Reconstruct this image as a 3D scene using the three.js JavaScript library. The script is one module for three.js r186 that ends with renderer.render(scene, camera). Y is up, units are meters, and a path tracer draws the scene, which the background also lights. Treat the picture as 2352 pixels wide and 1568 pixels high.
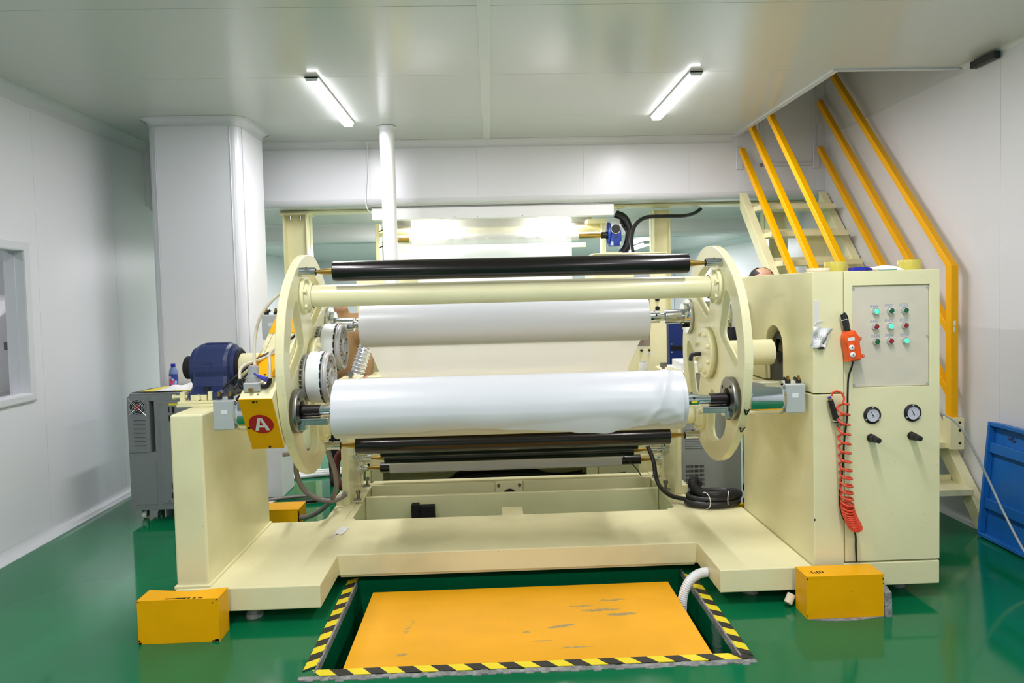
import * as THREE from 'three';
import { RoundedBoxGeometry } from 'three/addons/geometries/RoundedBoxGeometry.js';
import { mergeGeometries } from 'three/addons/utils/BufferGeometryUtils.js';
import { RectAreaLightUniformsLib } from 'three/addons/lights/RectAreaLightUniformsLib.js';
import { MarchingCubes } from 'three/addons/objects/MarchingCubes.js';
import { FontLoader } from 'three/addons/loaders/FontLoader.js';
import { TextGeometry } from 'three/addons/geometries/TextGeometry.js';

// ---------------------------------------------------------------- camera, exposure
const scene = new THREE.Scene();
const renderer = new THREE.WebGLRenderer();
renderer.toneMapping = THREE.LinearToneMapping;
renderer.toneMappingExposure = 2.85;
renderer.shadowMap.enabled = true;
const camera = new THREE.PerspectiveCamera(53.13, 1.5, 0.05, 60);
camera.position.set(0, 1.5, 0);
camera.rotation.order = 'YXZ';
camera.rotation.set(-2.306 * Math.PI / 180, -1.734 * Math.PI / 180, -1.392 * Math.PI / 180);
camera.setViewOffset(2352, 1568, 0, 44, 2352, 1568);
RectAreaLightUniformsLib.init();
const LAMP = 44;          // luminance of the tube fittings
const REAR_LAMP = 85;     // brighter battens over the coating line behind

// ---------------------------------------------------------------- helpers
let seed = 7;
const rnd = () => { seed = (seed * 1664525 + 1013904223) >>> 0; return seed / 4294967296; };
const V = (x, y, z) => new THREE.Vector3(x, y, z);
const taken = {};
function numbered(n) { if (!(n in taken)) { taken[n] = 0; return n; } taken[n]++; return n + '_' + String(taken[n]).padStart(3, '0'); }
function prep(g) {
  if (g.index) g = g.toNonIndexed();
  for (const k of Object.keys(g.attributes)) if (!['position', 'normal', 'uv'].includes(k)) g.deleteAttribute(k);
  if (!g.attributes.normal) g.computeVertexNormals();
  if (!g.attributes.uv) g.setAttribute('uv', new THREE.BufferAttribute(new Float32Array(g.attributes.position.count * 2), 2));
  return g;
}
function metreUV(g) {
  const p = g.attributes.position, uv = g.attributes.uv, a = V(), b = V(), c = V(), n = V();
  for (let i = 0; i < p.count; i += 3) {
    a.fromBufferAttribute(p, i); b.fromBufferAttribute(p, i + 1); c.fromBufferAttribute(p, i + 2);
    n.crossVectors(b.clone().sub(a), c.clone().sub(a));
    const ax = Math.abs(n.x), ay = Math.abs(n.y), az = Math.abs(n.z);
    [a, b, c].forEach((q, k) => { if (ay >= ax && ay >= az) uv.setXY(i + k, q.x, q.z); else if (ax >= az) uv.setXY(i + k, q.z, q.y); else uv.setXY(i + k, q.x, q.y); });
  }
}
function mesh(name, geos, material, opt = {}) {
  const list = (Array.isArray(geos) ? geos : [geos]).map(prep);
  const g = list.length > 1 ? mergeGeometries(list) : list[0];
  if (!opt.keepUV) metreUV(g);
  const m = new THREE.Mesh(g, material);
  m.name = name; m.castShadow = m.receiveShadow = true;
  return m;
}
function absBase(parent) { const b = V(0, 0, 0); for (let o = parent; o && o !== scene; o = o.parent) b.add(o.position); return b; }
// a part given in room coordinates, stored relative to its thing
function part(parent, name, geos, material, opt = {}) {
  const m = mesh(name, geos, material, opt), b = absBase(parent);
  m.geometry.translate(-b.x, -b.y, -b.z);
  parent.add(m);
  if (opt.label) m.userData.label = opt.label;
  if (opt.kind) m.userData.kind = opt.kind;
  return m;
}
function thing(name, label, category, base = [0, 0, 0], group) {
  const o = new THREE.Group(); o.name = numbered(name); o.position.set(...base); scene.add(o);
  o.userData = { label, category }; if (group) o.userData.group = group;
  return o;
}
function solo(name, label, category, geos, material, group, opt = {}) {
  const m = mesh(numbered(name), geos, material, opt);
  m.geometry.computeBoundingBox(); const bb = m.geometry.boundingBox, c = bb.getCenter(V()); c.y = bb.min.y;
  m.geometry.translate(-c.x, -c.y, -c.z); m.position.copy(c); scene.add(m);
  m.userData = { label, category }; if (group) m.userData.group = group;
  return m;
}
function struct(name, geos, material, label) {
  let o;
  if (geos) o = mesh(name, geos, material); else { o = new THREE.Group(); o.name = name; }
  o.userData = { kind: 'structure' }; if (label) o.userData.label = label; scene.add(o); return o;
}
// geometries
function bx(x0, x1, y0, y1, z0, z1, r = 0.004) {
  if (x0 > x1) [x0, x1] = [x1, x0]; if (y0 > y1) [y0, y1] = [y1, y0]; if (z0 > z1) [z0, z1] = [z1, z0];
  const w = x1 - x0, h = y1 - y0, d = z1 - z0; r = Math.min(r, w * .45, h * .45, d * .45);
  const g = r > 0 ? new RoundedBoxGeometry(w, h, d, 2, r) : new THREE.BoxGeometry(w, h, d);
  g.translate((x0 + x1) / 2, (y0 + y1) / 2, (z0 + z1) / 2); return g;
}
const pbx = (...a) => bx(...a, 0);
function orient(g, from, to) {           // a geometry built along +y turned to run from -> to (its base at from)
  const d = to.clone().sub(from); const q = new THREE.Quaternion().setFromUnitVectors(V(0, 1, 0), d.clone().normalize());
  g.applyQuaternion(q); g.translate(from.x, from.y, from.z); return g;
}
function rod(a, b, r0, r1 = r0, seg = 24) {
  a = a.isVector3 ? a : V(...a); b = b.isVector3 ? b : V(...b);
  const L = a.distanceTo(b); const g = new THREE.CylinderGeometry(r1, r0, L, seg); g.translate(0, L / 2, 0); return orient(g, a, b);
}
const cylX = (x0, x1, y, z, r, seg = 32) => rod(V(x0, y, z), V(x1, y, z), r, r, seg);
const cylY = (x, y0, y1, z, r, seg = 24) => rod(V(x, y0, z), V(x, y1, z), r, r, seg);
const cylZ = (x, y, z0, z1, r, seg = 24) => rod(V(x, y, z0), V(x, y, z1), r, r, seg);
function lathe(profile, a, b, seg = 36) {   // profile [[t, r]...] along a -> b in metres from a
  a = V(...a); b = V(...b);
  const g = new THREE.LatheGeometry(profile.map(([t, r]) => new THREE.Vector2(Math.max(r, 0.00001), t)), seg); return orient(g, a, b);
}
function tube(pts, r, seg = 40, rad = 10, closed = false) {
  return new THREE.TubeGeometry(new THREE.CatmullRomCurve3(pts.map(p => p.isVector3 ? p : V(...p)), closed, 'centripetal'), seg, r, rad, closed);
}
function bar(a, b, w, h) {               // rectangular bar: w along x, h in the plane of travel
  a = V(...a); b = V(...b); const L = a.distanceTo(b); const g = new RoundedBoxGeometry(w, L, h, 2, 0.004); g.translate(0, L / 2, 0);
  const d = b.clone().sub(a).normalize(); let xx = V(1, 0, 0); if (Math.abs(d.x) > .9) xx = V(0, 0, 1);
  const zz = V().crossVectors(xx, d).normalize(); xx = V().crossVectors(d, zz);
  g.applyMatrix4(new THREE.Matrix4().makeBasis(xx, d, zz)); g.translate(a.x, a.y, a.z); return g;
}
function prismX(pts, x0, x1, bevel = 0) {    // pts are [z, y] pairs, extruded from x0 to x1
  const s = new THREE.Shape(pts.map(([z, y]) => new THREE.Vector2(-z, y)));
  const g = new THREE.ExtrudeGeometry(s, { depth: x1 - x0 - 2 * bevel, bevelEnabled: bevel > 0, bevelSize: bevel, bevelThickness: bevel, bevelOffset: -bevel, bevelSegments: 2 });
  g.rotateY(Math.PI / 2); g.translate(x0 + bevel, 0, 0); return g;
}
function prismY(pts, y0, y1, bevel = 0) {    // pts are [x, z] pairs
  const s = new THREE.Shape(pts.map(([x, z]) => new THREE.Vector2(x, -z)));
  const g = new THREE.ExtrudeGeometry(s, { depth: y1 - y0 - 2 * bevel, bevelEnabled: bevel > 0, bevelSize: bevel, bevelThickness: bevel, bevelOffset: -bevel, bevelSegments: 2 });
  g.rotateX(-Math.PI / 2); g.translate(0, y0 + bevel, 0); return g;
}
function prismZ(pts, z0, z1, bevel = 0) {    // pts are [x, y] pairs
  const s = new THREE.Shape(pts.map(([x, y]) => new THREE.Vector2(x, y)));
  const g = new THREE.ExtrudeGeometry(s, { depth: z1 - z0 - 2 * bevel, bevelEnabled: bevel > 0, bevelSize: bevel, bevelThickness: bevel, bevelOffset: -bevel, bevelSegments: 2 });
  g.translate(0, 0, z0 + bevel); return g;
}
function hexBolt(c, axis, r = 0.008, h = 0.007) {
  const a = V(...c), b = a.clone().add(V(...axis).multiplyScalar(h)); return rod(a, b, r, r, 6);
}
// concave quarter-round cove in the corner of two faces, run along an axis
function cove(r, n = 7) {                 // 2D polygon: corner at 0,0, legs along +a and +b
  const p = [[0, 0], [r, 0]];
  for (let i = 1; i < n; i++) { const t = i / n * Math.PI / 2; p.push([r - r * Math.sin(t), r - r * Math.cos(t)]); }
  p.push([0, r]); return p;
}
function sheet(rows, thick = 0) {          // rows: array of arrays of Vector3 -> smooth surface (optionally with thickness along its normal)
  const nr = rows.length, nc = rows[0].length, pos = [], idx = [], uv = [];
  for (let i = 0; i < nr; i++) for (let j = 0; j < nc; j++) { const p = rows[i][j]; pos.push(p.x, p.y, p.z); uv.push(j / (nc - 1), i / (nr - 1)); }
  for (let i = 0; i < nr - 1; i++) for (let j = 0; j < nc - 1; j++) { const a = i * nc + j; idx.push(a, a + nc, a + 1, a + 1, a + nc, a + nc + 1); }
  const g = new THREE.BufferGeometry(); g.setAttribute('position', new THREE.Float32BufferAttribute(pos, 3)); g.setAttribute('uv', new THREE.Float32BufferAttribute(uv, 2)); g.setIndex(idx); g.computeVertexNormals();
  if (!thick) return g;
  const n = g.attributes.normal, top = g.attributes.position, M = nr * nc, P2 = pos.slice(), I2 = idx.slice();
  for (let k = 0; k < M; k++) P2.push(top.getX(k) - n.getX(k) * thick, top.getY(k) - n.getY(k) * thick, top.getZ(k) - n.getZ(k) * thick);
  for (let k = 0; k < idx.length; k += 3) I2.push(idx[k] + M, idx[k + 2] + M, idx[k + 1] + M);
  const rim = []; for (let j = 0; j < nc; j++) rim.push(j); for (let i = 1; i < nr; i++) rim.push(i * nc + nc - 1); for (let j = nc - 2; j >= 0; j--) rim.push((nr - 1) * nc + j); for (let i = nr - 2; i > 0; i--) rim.push(i * nc);
  for (let k = 0; k < rim.length; k++) { const a = rim[k], b = rim[(k + 1) % rim.length]; I2.push(a, b, a + M, b, b + M, a + M); }
  const h = new THREE.BufferGeometry(); h.setAttribute('position', new THREE.Float32BufferAttribute(P2, 3)); h.setIndex(I2);
  const uv2 = uv.concat(uv); h.setAttribute('uv', new THREE.Float32BufferAttribute(uv2, 2)); h.computeVertexNormals(); return h;
}

// ---------------------------------------------------------------- procedural textures and materials
function hash(x, y, s) { let h = (x * 374761393 + y * 668265263 + s * 2246822519) | 0; h = Math.imul(h ^ (h >>> 13), 1274126177); h ^= h >>> 16; return (h >>> 0) / 4294967296; }
function vnoise(x, y, per, s) {            // periodic value noise
  const xi = Math.floor(x), yi = Math.floor(y), fx = x - xi, fy = y - yi, u = fx * fx * (3 - 2 * fx), v = fy * fy * (3 - 2 * fy);
  const m = (k) => ((k % per) + per) % per;
  const a = hash(m(xi), m(yi), s), b = hash(m(xi + 1), m(yi), s), c = hash(m(xi), m(yi + 1), s), d = hash(m(xi + 1), m(yi + 1), s);
  return a + (b - a) * u + (c - a) * v + (a - b - c + d) * u * v;
}
function fbm(u, v, f, oct, s) { let t = 0, a = .5, w = 0; for (let o = 0; o < oct; o++) { t += a * vnoise(u * f, v * f, f, s + o); w += a; a *= .5; f *= 2; } return t / w; }
function texture(n, fn, metres = 1, srgb = true) {
  const d = new Uint8Array(n * n * 4);
  for (let y = 0; y < n; y++) for (let x = 0; x < n; x++) { const c = fn(x / n, y / n), o = (y * n + x) * 4; for (let k = 0; k < 3; k++) d[o + k] = Math.max(0, Math.min(255, Math.round(c[k] * 255))); d[o + 3] = 255; }
  const t = new THREE.DataTexture(d, n, n); t.wrapS = t.wrapT = THREE.RepeatWrapping; t.magFilter = THREE.LinearFilter; t.minFilter = THREE.LinearMipmapLinearFilter; t.generateMipmaps = true;
  t.repeat.set(1 / metres, 1 / metres); if (srgb) t.colorSpace = THREE.SRGBColorSpace; t.needsUpdate = true; return t;
}
const hex = (h) => [(h >> 16 & 255) / 255, (h >> 8 & 255) / 255, (h & 255) / 255];
function mottled(h, amt, f = 6, s = 3, metres = 1.3, dirt = 0, dirtCol = 0x6b6a4a) {
  const c = hex(h), dc = hex(dirtCol);
  return texture(256, (u, v) => {
    const n = fbm(u, v, f, 4, s) - .5, m = 1 + amt * 2 * n; let k = 0;
    if (dirt) { const q = fbm(u, v, 4, 5, s + 20); k = dirt * Math.max(0, Math.min(1, (q - .52) * 5)); if (hash(Math.floor(u * 256), Math.floor(v * 256), s + 9) > .9997) k = Math.min(1, k + .5); }
    return c.map((q, i) => (q * m) * (1 - k) + dc[i] * k);
  }, metres);
}
const rough = (lo, hi, f = 8, s = 5, metres = 1.1) => texture(256, (u, v) => { const n = lo + (hi - lo) * fbm(u, v, f, 4, s); return [n, n, n]; }, metres, false);
const fine = texture(256, (u, v) => { const n = fbm(u, v, 48, 3, 11); return [n, n, n]; }, .35, false);
const wavy = texture(256, (u, v) => { const n = fbm(u, v, 5, 2, 31); return [n, n, n]; }, 1.6, false);
const S = (o) => new THREE.MeshStandardMaterial(o), P = (o) => new THREE.MeshPhysicalMaterial(o);

const M = {
  wall: P({ color: 0xdddee2, roughness: .32, bumpMap: fine, bumpScale: .0002 }),
  ceil: P({ color: 0xcbcecb, roughness: .2, bumpMap: wavy, bumpScale: .0012 }),
  trim: P({ color: 0xd2d4d8, roughness: .3 }),
  strip: P({ color: 0xd6d8d6, roughness: .3 }),
  floor: P({ map: mottled(0x066c42, .06, 5, 8, 2.2, .04, 0x2f8560), roughness: .09, specularIntensity: .9, bumpMap: wavy, bumpScale: .0003 }),
  concrete: S({ map: mottled(0x8a8b88, .3, 24, 17, .5), roughness: .95, bumpMap: fine, bumpScale: .003 }),
  cream: P({ map: mottled(0xefeabb, .03, 5, 2, 1.2, .06, 0x9a9468), roughness: .27, bumpMap: fine, bumpScale: .0002 }),
  creamDirty: P({ map: mottled(0xede7b9, .04, 5, 6, 1.25, .14, 0x9c9870), roughness: .45, bumpMap: fine, bumpScale: .0002 }),
  creamDisc: P({ map: mottled(0xeee9bc, .02, 5, 9, 1.4, .05, 0x9a9468), roughness: .24 }),
  panel: S({ map: mottled(0xdbd4c0, .02, 10, 12, .6), roughness: .5 }),
  yellow: P({ map: mottled(0xf4b000, .04, 6, 21, .8), roughness: .36, specularIntensity: .45, bumpMap: fine, bumpScale: .0002 }),
  rail: P({ color: 0xf8b400, roughness: .28, specularIntensity: .45 }),
  steel: S({ color: 0xc9ccd0, roughness: .2, metalness: 1, roughnessMap: rough(.35, 1, 10, 23, .5) }),
  chrome: S({ color: 0xdfe2e6, roughness: .1, metalness: 1 }),
  dullSteel: S({ color: 0x9a9a98, roughness: .42, metalness: 1, roughnessMap: rough(.6, 1, 12, 25, .3) }),
  aluminium: S({ color: 0xd3d7d6, roughness: .4, metalness: .6 }),
  brass: S({ color: 0xa88a45, roughness: .35, metalness: .9 }),
  blackRoll: P({ color: 0x1d1817, roughness: .24, metalness: .3, clearcoat: .3, clearcoatRoughness: .12 }),
  black: S({ color: 0x17171a, roughness: .42 }),
  blackMatt: S({ color: 0x131314, roughness: .8 }),
  oxide: S({ color: 0x221c1b, roughness: .38, metalness: .5 }),
  rubber: S({ color: 0x1b1b1c, roughness: .5 }),
  hoseBlack: S({ color: 0x181819, roughness: .38 }),
  navy: P({ color: 0x25325e, roughness: .38, bumpMap: fine, bumpScale: .001 }),
  film: P({ color: 0xdadde1, roughness: .34, clearcoat: .15, clearcoatRoughness: .25 }),
  filmEdge: S({ color: 0xdedcd6, roughness: .6 }),
  web: P({ color: 0xf3efe4, roughness: .9, transmission: .5, thickness: 0, side: THREE.DoubleSide }),
  clearFilm: P({ color: 0xffffff, roughness: .55, transmission: .6, thickness: 0, side: THREE.DoubleSide }),
  white: S({ color: 0xe9eaea, roughness: .5 }),
  pipeWhite: P({ color: 0xeceeee, roughness: .35 }),
  brakeWhite: P({ map: mottled(0xdfe5e4, .04, 10, 41, .5), roughness: .4 }),
  cast: S({ color: 0xbfc0be, roughness: .5, metalness: .55 }),
  greyCab: P({ map: mottled(0x85898b, .03, 40, 44, .3), roughness: .5, bumpMap: fine, bumpScale: .0005 }),
  greyDark: S({ color: 0x2b2c2e, roughness: .7 }),
  greyLight: P({ map: mottled(0xa9b0b2, .02, 20, 46, .6), roughness: .4 }),
  blueCab: P({ map: mottled(0x14327a, .05, 20, 47, .5), roughness: .5 }),
  motorBlue: P({ color: 0x1e46ad, roughness: .38 }),
  crateBlue: P({ map: mottled(0x1769ba, .06, 8, 48, .9, .1, 0x5f8fc8), roughness: .42 }),
  orange: P({ color: 0xf25a14, roughness: .42 }),
  coil: P({ color: 0xe2482a, roughness: .3 }),
  clearHose: P({ color: 0xe4e6e2, roughness: .2, transmission: .55, thickness: 0 }),
  tubeClear: P({ color: 0xe8e3cd, roughness: .3, transmission: .3, thickness: 0 }),
  braid: S({ map: mottled(0x8d8580, .35, 96, 51, .08), roughness: .5, metalness: .4 }),
  brownHose: S({ color: 0x6a3128, roughness: .6 }),
  skin: P({ color: 0xcfa184, roughness: .4 }),
  hair: S({ color: 0x17120f, roughness: .6 }),
  tan: S({ map: mottled(0x9c7a50, .08, 40, 53, .3), roughness: .9 }),
  darkCloth: S({ color: 0x1c1d24, roughness: .9 }),
  paper: S({ color: 0xeff0ef, roughness: .8 }),
  glove: S({ map: mottled(0xeeeeec, .08, 64, 55, .1), roughness: .95, bumpMap: fine, bumpScale: .001 }),
  folder: S({ color: 0xf3e35a, roughness: .7 }),
  red: S({ color: 0xb81420, roughness: .4 }),
  redMark: S({ color: 0xb3222c, roughness: .7 }),
  ink: S({ color: 0x151518, roughness: .6 }),
  greyMetalPanel: S({ color: 0x8d7f73, roughness: .5 }),
  capGreen: P({ color: 0x0f6a3c, roughness: .3 }),
  capRed: P({ color: 0xa3202b, roughness: .3 }),
  capLit: S({ color: 0x2fdc97, roughness: .4, emissive: new THREE.Color(0.07, 1.0, 0.36), emissiveIntensity: .55 }),
  purple: S({ color: 0x3a3fb0, roughness: .4 }),
  cardboard: S({ map: mottled(0xa58359, .1, 20, 57, .5), roughness: .95 }),
  screen: S({ color: 0xbfdcf0, roughness: .3, emissive: new THREE.Color(.55, .72, .85), emissiveIntensity: .8 }),
  glass: P({ color: 0xffffff, roughness: .02, transmission: 1, thickness: 0, ior: 1.45 }),
  tapeYellow: S({ color: 0xf2dc2a, roughness: .5 }),
  tapeBlack: S({ color: 0x33302b, roughness: .55 }),
  packTape: P({ color: 0xe2d660, roughness: .25, transmission: .25, thickness: 0 }),
  packCore: S({ color: 0xb89a67, roughness: .9 }),
  maskTape: S({ color: 0xe6d9bd, roughness: .8 }),
  blueKnife: P({ color: 0x2327a8, roughness: .35 }),
  teal: S({ color: 0x2f8a7b, roughness: .5 }),
  foil: S({ color: 0xd4d6d8, roughness: .28, metalness: .9 }),
  lampShell: S({ color: 0xe6e8ea, roughness: .4 }),
  lampGlow: S({ color: 0xffffff, roughness: .5, emissive: new THREE.Color(1, 1, 1.03), emissiveIntensity: 4.5 }),
  doorGrey: P({ color: 0xb9bcc0, roughness: .4 }),
};

// ---------------------------------------------------------------- the room
const XL = -2.92, XR = 2.98, CH = 2.85, ZB = -6.0, RC = 2.3, FC = 2.1, ZF = 5, ZE = -11;
{ // floor with the pit cut out
  const s = new THREE.Shape([[-6.2, -5.2], [3.2, -5.2], [3.2, 11.2], [-6.2, 11.2]].map(p => new THREE.Vector2(...p)));
  s.holes.push(new THREE.Path([[-.745, 2.73], [.985, 2.73], [.985, 3.6], [-.745, 3.6]].map(p => new THREE.Vector2(...p))));
  const g = new THREE.ExtrudeGeometry(s, { depth: .08, bevelEnabled: false }); g.rotateX(-Math.PI / 2); g.translate(0, -.08, 0);
  const fl = struct('floor', g, M.floor);
  part(fl, 'pit_lining', [pbx(-.80, -.748, -.6, -.081, -3.66, -2.67), pbx(.988, 1.04, -.6, -.081, -3.66, -2.67), pbx(-.7475, .9875, -.6, -.081, -3.66, -3.603), pbx(-.7475, .9875, -.6, -.081, -2.727, -2.67), pbx(-.80, 1.04, -.66, -.6, -3.66, -2.67)], M.floor);
  // broken screed lip along the pit edge
  const lip = [];
  for (let x = -.80; x < 1.03; x += .03) { const w = .026 + .02 * rnd(); lip.push(bx(x, x + .034, -.02, .003 + .004 * rnd(), -2.678, -2.678 + w * .8, .003)); }
  for (let z = -3.58; z < -2.72; z += .03) { lip.push(bx(-.751, -.742, -.03, .004 + .002 * rnd(), z, z + .032, .002)); lip.push(bx(.981, .99, -.03, .004 + .002 * rnd(), z, z + .032, .002)); }
  part(fl, 'screed_edge', lip, M.concrete, { kind: 'stuff' });
}
function wallX(name, x, dir, spans, material) {        // wall in a plane of constant x; dir is the room side
  const w = struct(name); const th = .003 * dir;
  for (const sp of spans) {
    const [z0, z1, y0, y1, hole] = sp;
    if (!hole) { part(w, 'panel', bx(x - th, x, y0, y1, z0 + .0008, z1 - .0008, .0006), material); part(w, 'core', pbx(x - .12 * dir, x - th, y0, y1, z0, z1), material); continue; }
    for (const [a, b, nm] of [[x - Math.abs(th), x, 'panel'], [x - .12, x - Math.abs(th), 'core']]) {
      const s = new THREE.Shape([[-z1 + .0008, y0], [-z0 - .0008, y0], [-z0 - .0008, y1], [-z1 + .0008, y1]].map(p => new THREE.Vector2(...p)));
      s.holes.push(new THREE.Path([[-hole[1], hole[2]], [-hole[0], hole[2]], [-hole[0], hole[3]], [-hole[1], hole[3]]].map(p => new THREE.Vector2(...p))));
      const g = new THREE.ExtrudeGeometry(s, { depth: b - a, bevelEnabled: false }); g.rotateY(Math.PI / 2); g.translate(a, 0, 0); part(w, nm, g, material);
    }
  }
  return w;
}
const wz = [ZF, 3.95, 3, 2.05, 1.1, .15, -.8, -1.75, -2.7];
const WIN = [-4.375, -3.2, .946, 1.858];
{ const sp = []; for (let i = 0; i < wz.length - 1; i++) sp.push([wz[i + 1], wz[i], 0, CH + .05]);
  sp.push([-4.52, -2.7, 0, CH + .05, WIN], [-5.44, -4.52, 0, CH + .05], [-6.39, -5.44, 0, CH + .05]);
  for (let z = -6.39; z > -11; z -= .95) sp.push([Math.max(z - .95, ZE), z, 0, RC + .1]);
  wallX('wall_left', XL, 1, sp, M.wall);
  const sr = []; let z = ZF; for (const q of [4.0, 3.01, 2.02, 1.03, .04, -.95, -1.94, -2.92, -3.91]) { sr.push([q, z, 0, CH + .05]); z = q; }
  sr.push([-4.9, -3.91, 0, 2.815], [-5.88, -4.9, 0, 2.815], [-6.87, -5.88, 0, 2.815], [-4.9, -3.91, 2.83, 4.6], [-6.1, -4.9, 2.83, 4.6]);
  for (let q = -6.87; q > -11; q -= .99) sr.push([Math.max(q - .99, ZE), q, 0, RC + .1]);
  const wr = wallX('wall_right', XR, -1, sr.map(([a, b, c, d]) => [a, b, c, d]), M.wall);
  part(wr, 'ledge', bx(XR - .006, XR + .05, 2.812, 2.833, -5.99, -3.912, .002), M.trim);
}
struct('wall_front', [pbx(XL - .12, XR + .12, 0, CH + .1, ZF, ZF + .12)], M.wall);
{ // ceiling panels with the centre strip and the opening over the stairs
  const c = struct('ceiling');
  const joints = [ZF, 3.76, 2.76, 1.76, .76, -.24, -1.24, -2.24, -3.24, -4.24, -5.24, ZB];
  for (let i = 0; i < joints.length - 1; i++) {
    const z1 = joints[i] - .001, z0 = joints[i + 1] + .001;
    part(c, 'panel', bx(XL, -.001, CH, CH + .05, z0, z1, .0015), M.ceil);
    part(c, 'panel', bx(.001, z1 < -4.2 ? 2.172 : XR, CH, CH + .05, z0, z1, .0015), M.ceil);
  }
  part(c, 'joint_strip', bx(-.032, .032, CH - .006, CH + .002, ZB + .02, ZF - .05, .003), M.strip);
  part(c, 'core', [pbx(XL, XR, CH + .05, CH + .14, -4.24, ZF), pbx(XL, 2.172, CH + .05, CH + .14, ZB, -4.24)], M.wall);
  // shaft over the stairs
  const sh = struct('wall_shaft', [pbx(2.06, 2.172, CH + .06, 4.6, -6.1, -4.13), pbx(2.172, XR + .1, CH + .06, 4.6, -4.24, -4.13), pbx(2.06, XR + .12, 4.6, 4.7, -6.12, -4.13)], M.wall);
  struct('trim_1', [bx(2.155, 2.2, CH - .012, CH + .12, ZB + .01, -4.225, .004), bx(2.2, XR, CH - .012, CH + .12, -4.252, -4.225, .004)], M.trim, 'white metal edge trim around the ceiling opening');
}
{ // bulkhead over the coating line
  const b = struct('wall_back');
  const seams = [XL, -1.95, -1.02, -.09, .84, 1.77, 2.2];
  for (let i = 0; i < seams.length - 1; i++) part(b, 'panel', bx(seams[i] + .0008, seams[i + 1] - .0008, RC + .06, CH, ZB - .003, ZB, .0006), M.wall);
  part(b, 'core', [pbx(XL, XR + .1, RC + .06, CH + .14, ZB - .12, ZB - .003), pbx(2.06, XR + .1, CH + .14, 4.6, ZB - .12, ZB - .003)], M.wall);
  const nose = [[ZB - .12, RC]]; for (let i = 0; i <= 8; i++) { const t = -Math.PI / 2 + i / 8 * Math.PI / 2; nose.push([ZB - .06 + .06 * Math.cos(t), RC + .06 + .06 * Math.sin(t)]); } nose.push([ZB - .12, RC + .06]);
  part(b, 'bullnose', prismX(nose, XL, XR), M.trim);
  part(b, 'landing_panel', [bx(2.2, 2.4, RC + .06, 3.9, ZB - .01, ZB + .004, .002), bx(2.9, XR, RC + .06, 3.9, ZB - .01, ZB + .004, .002), bx(2.4, 2.9, RC + .06, 2.575, ZB - .01, ZB + .004, .002)], M.wall);
  part(b, 'rail_socket', [bx(2.185, 2.245, 2.55, 2.75, ZB, ZB + .02, .008), bx(2.87, 2.93, 2.55, 2.75, ZB, ZB + .02, .008), bx(2.87, 2.93, 2.93, 3.16, ZB, ZB + .02, .008)], M.trim);
  const d = struct('door_1');
  part(d, 'door_frame', [bx(2.4, 2.43, 2.575, 3.9, ZB - .02, ZB + .018, .004), bx(2.87, 2.9, 2.575, 3.9, ZB - .02, ZB + .018, .004), bx(2.4, 2.9, 2.575, 2.605, ZB - .02, ZB + .018, .004)], M.trim);
  part(d, 'door_leaf', bx(2.436, 2.864, 2.612, 3.9, ZB - .04, ZB - .004, .003), M.doorGrey);
  struct('ceiling_rear', [pbx(XL, XR, RC, RC + .1, -7.4, ZB - .12), pbx(XL, XR, FC, FC + .1, ZE, -7.47)], M.ceil);
  struct('wall_bulkhead', [pbx(XL, XR, FC + .05, RC - .0005, -7.46, -7.395)], M.wall);
  const nose2 = [[-7.5, FC]]; for (let i = 0; i <= 8; i++) { const t = -Math.PI / 2 + i / 8 * Math.PI / 2; nose2.push([-7.455 + .06 * Math.cos(t), FC + .06 + .06 * Math.sin(t)]); } nose2.push([-7.5, FC + .06]);
  struct('trim_2', [prismX(nose2, XL, XR), prismX(cove(.05).map(([a, q]) => [-7.4 + a, RC - q]), XL, XR), prismZ(cove(.06).map(([a, q]) => [XR - a, FC - q]), ZE, -7.44)], M.trim, 'rounded white trim below the rear ceiling');
  const f = struct('wall_end');
  for (let x = XL; x < XR - .01; x += .983) part(f, 'panel', bx(x + .0015, x + .9815, 0, FC + .05, ZE - .05, ZE, .0012), M.wall);
}
// coves between walls, ceiling and floor
struct('trim_3', [prismZ(cove(.075).map(([a, q]) => [XL + a, CH - q]), ZB, ZF), bx(XL + .072, XL + .079, CH - .004, CH - .0002, ZB, ZF, .0015), bx(XL + .0002, XL + .004, CH - .079, CH - .072, ZB, ZF, .0015)], M.trim, 'cove between left wall and ceiling');
struct('trim_4', [prismX(cove(.06).map(([a, q]) => [ZB + a, CH - q]), XL, 2.155), bx(XL, 2.155, CH - .004, CH - .0002, ZB + .057, ZB + .064, .0015), bx(XL, 2.155, CH - .064, CH - .057, ZB + .0002, ZB + .004, .0015)], M.trim, 'cove between bulkhead and ceiling');
struct('trim_5', [prismZ(cove(.03).map(([a, q]) => [XR - a, CH - q]), -4.22, ZF)], M.trim, 'cove between right wall and ceiling');
struct('trim_6', [prismY(cove(.06).map(([a, q]) => [XL + a, ZB + q]), RC + .03, CH)], M.trim, 'upright cove in the corner of the bulkhead');
struct('baseboard_left', [prismZ(cove(.065).map(([a, q]) => [XL + a, q]), ZE, ZF)], M.trim);
struct('baseboard_right', [prismZ(cove(.05).map(([a, q]) => [XR - a, q]), ZE, ZF)], M.trim);
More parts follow.
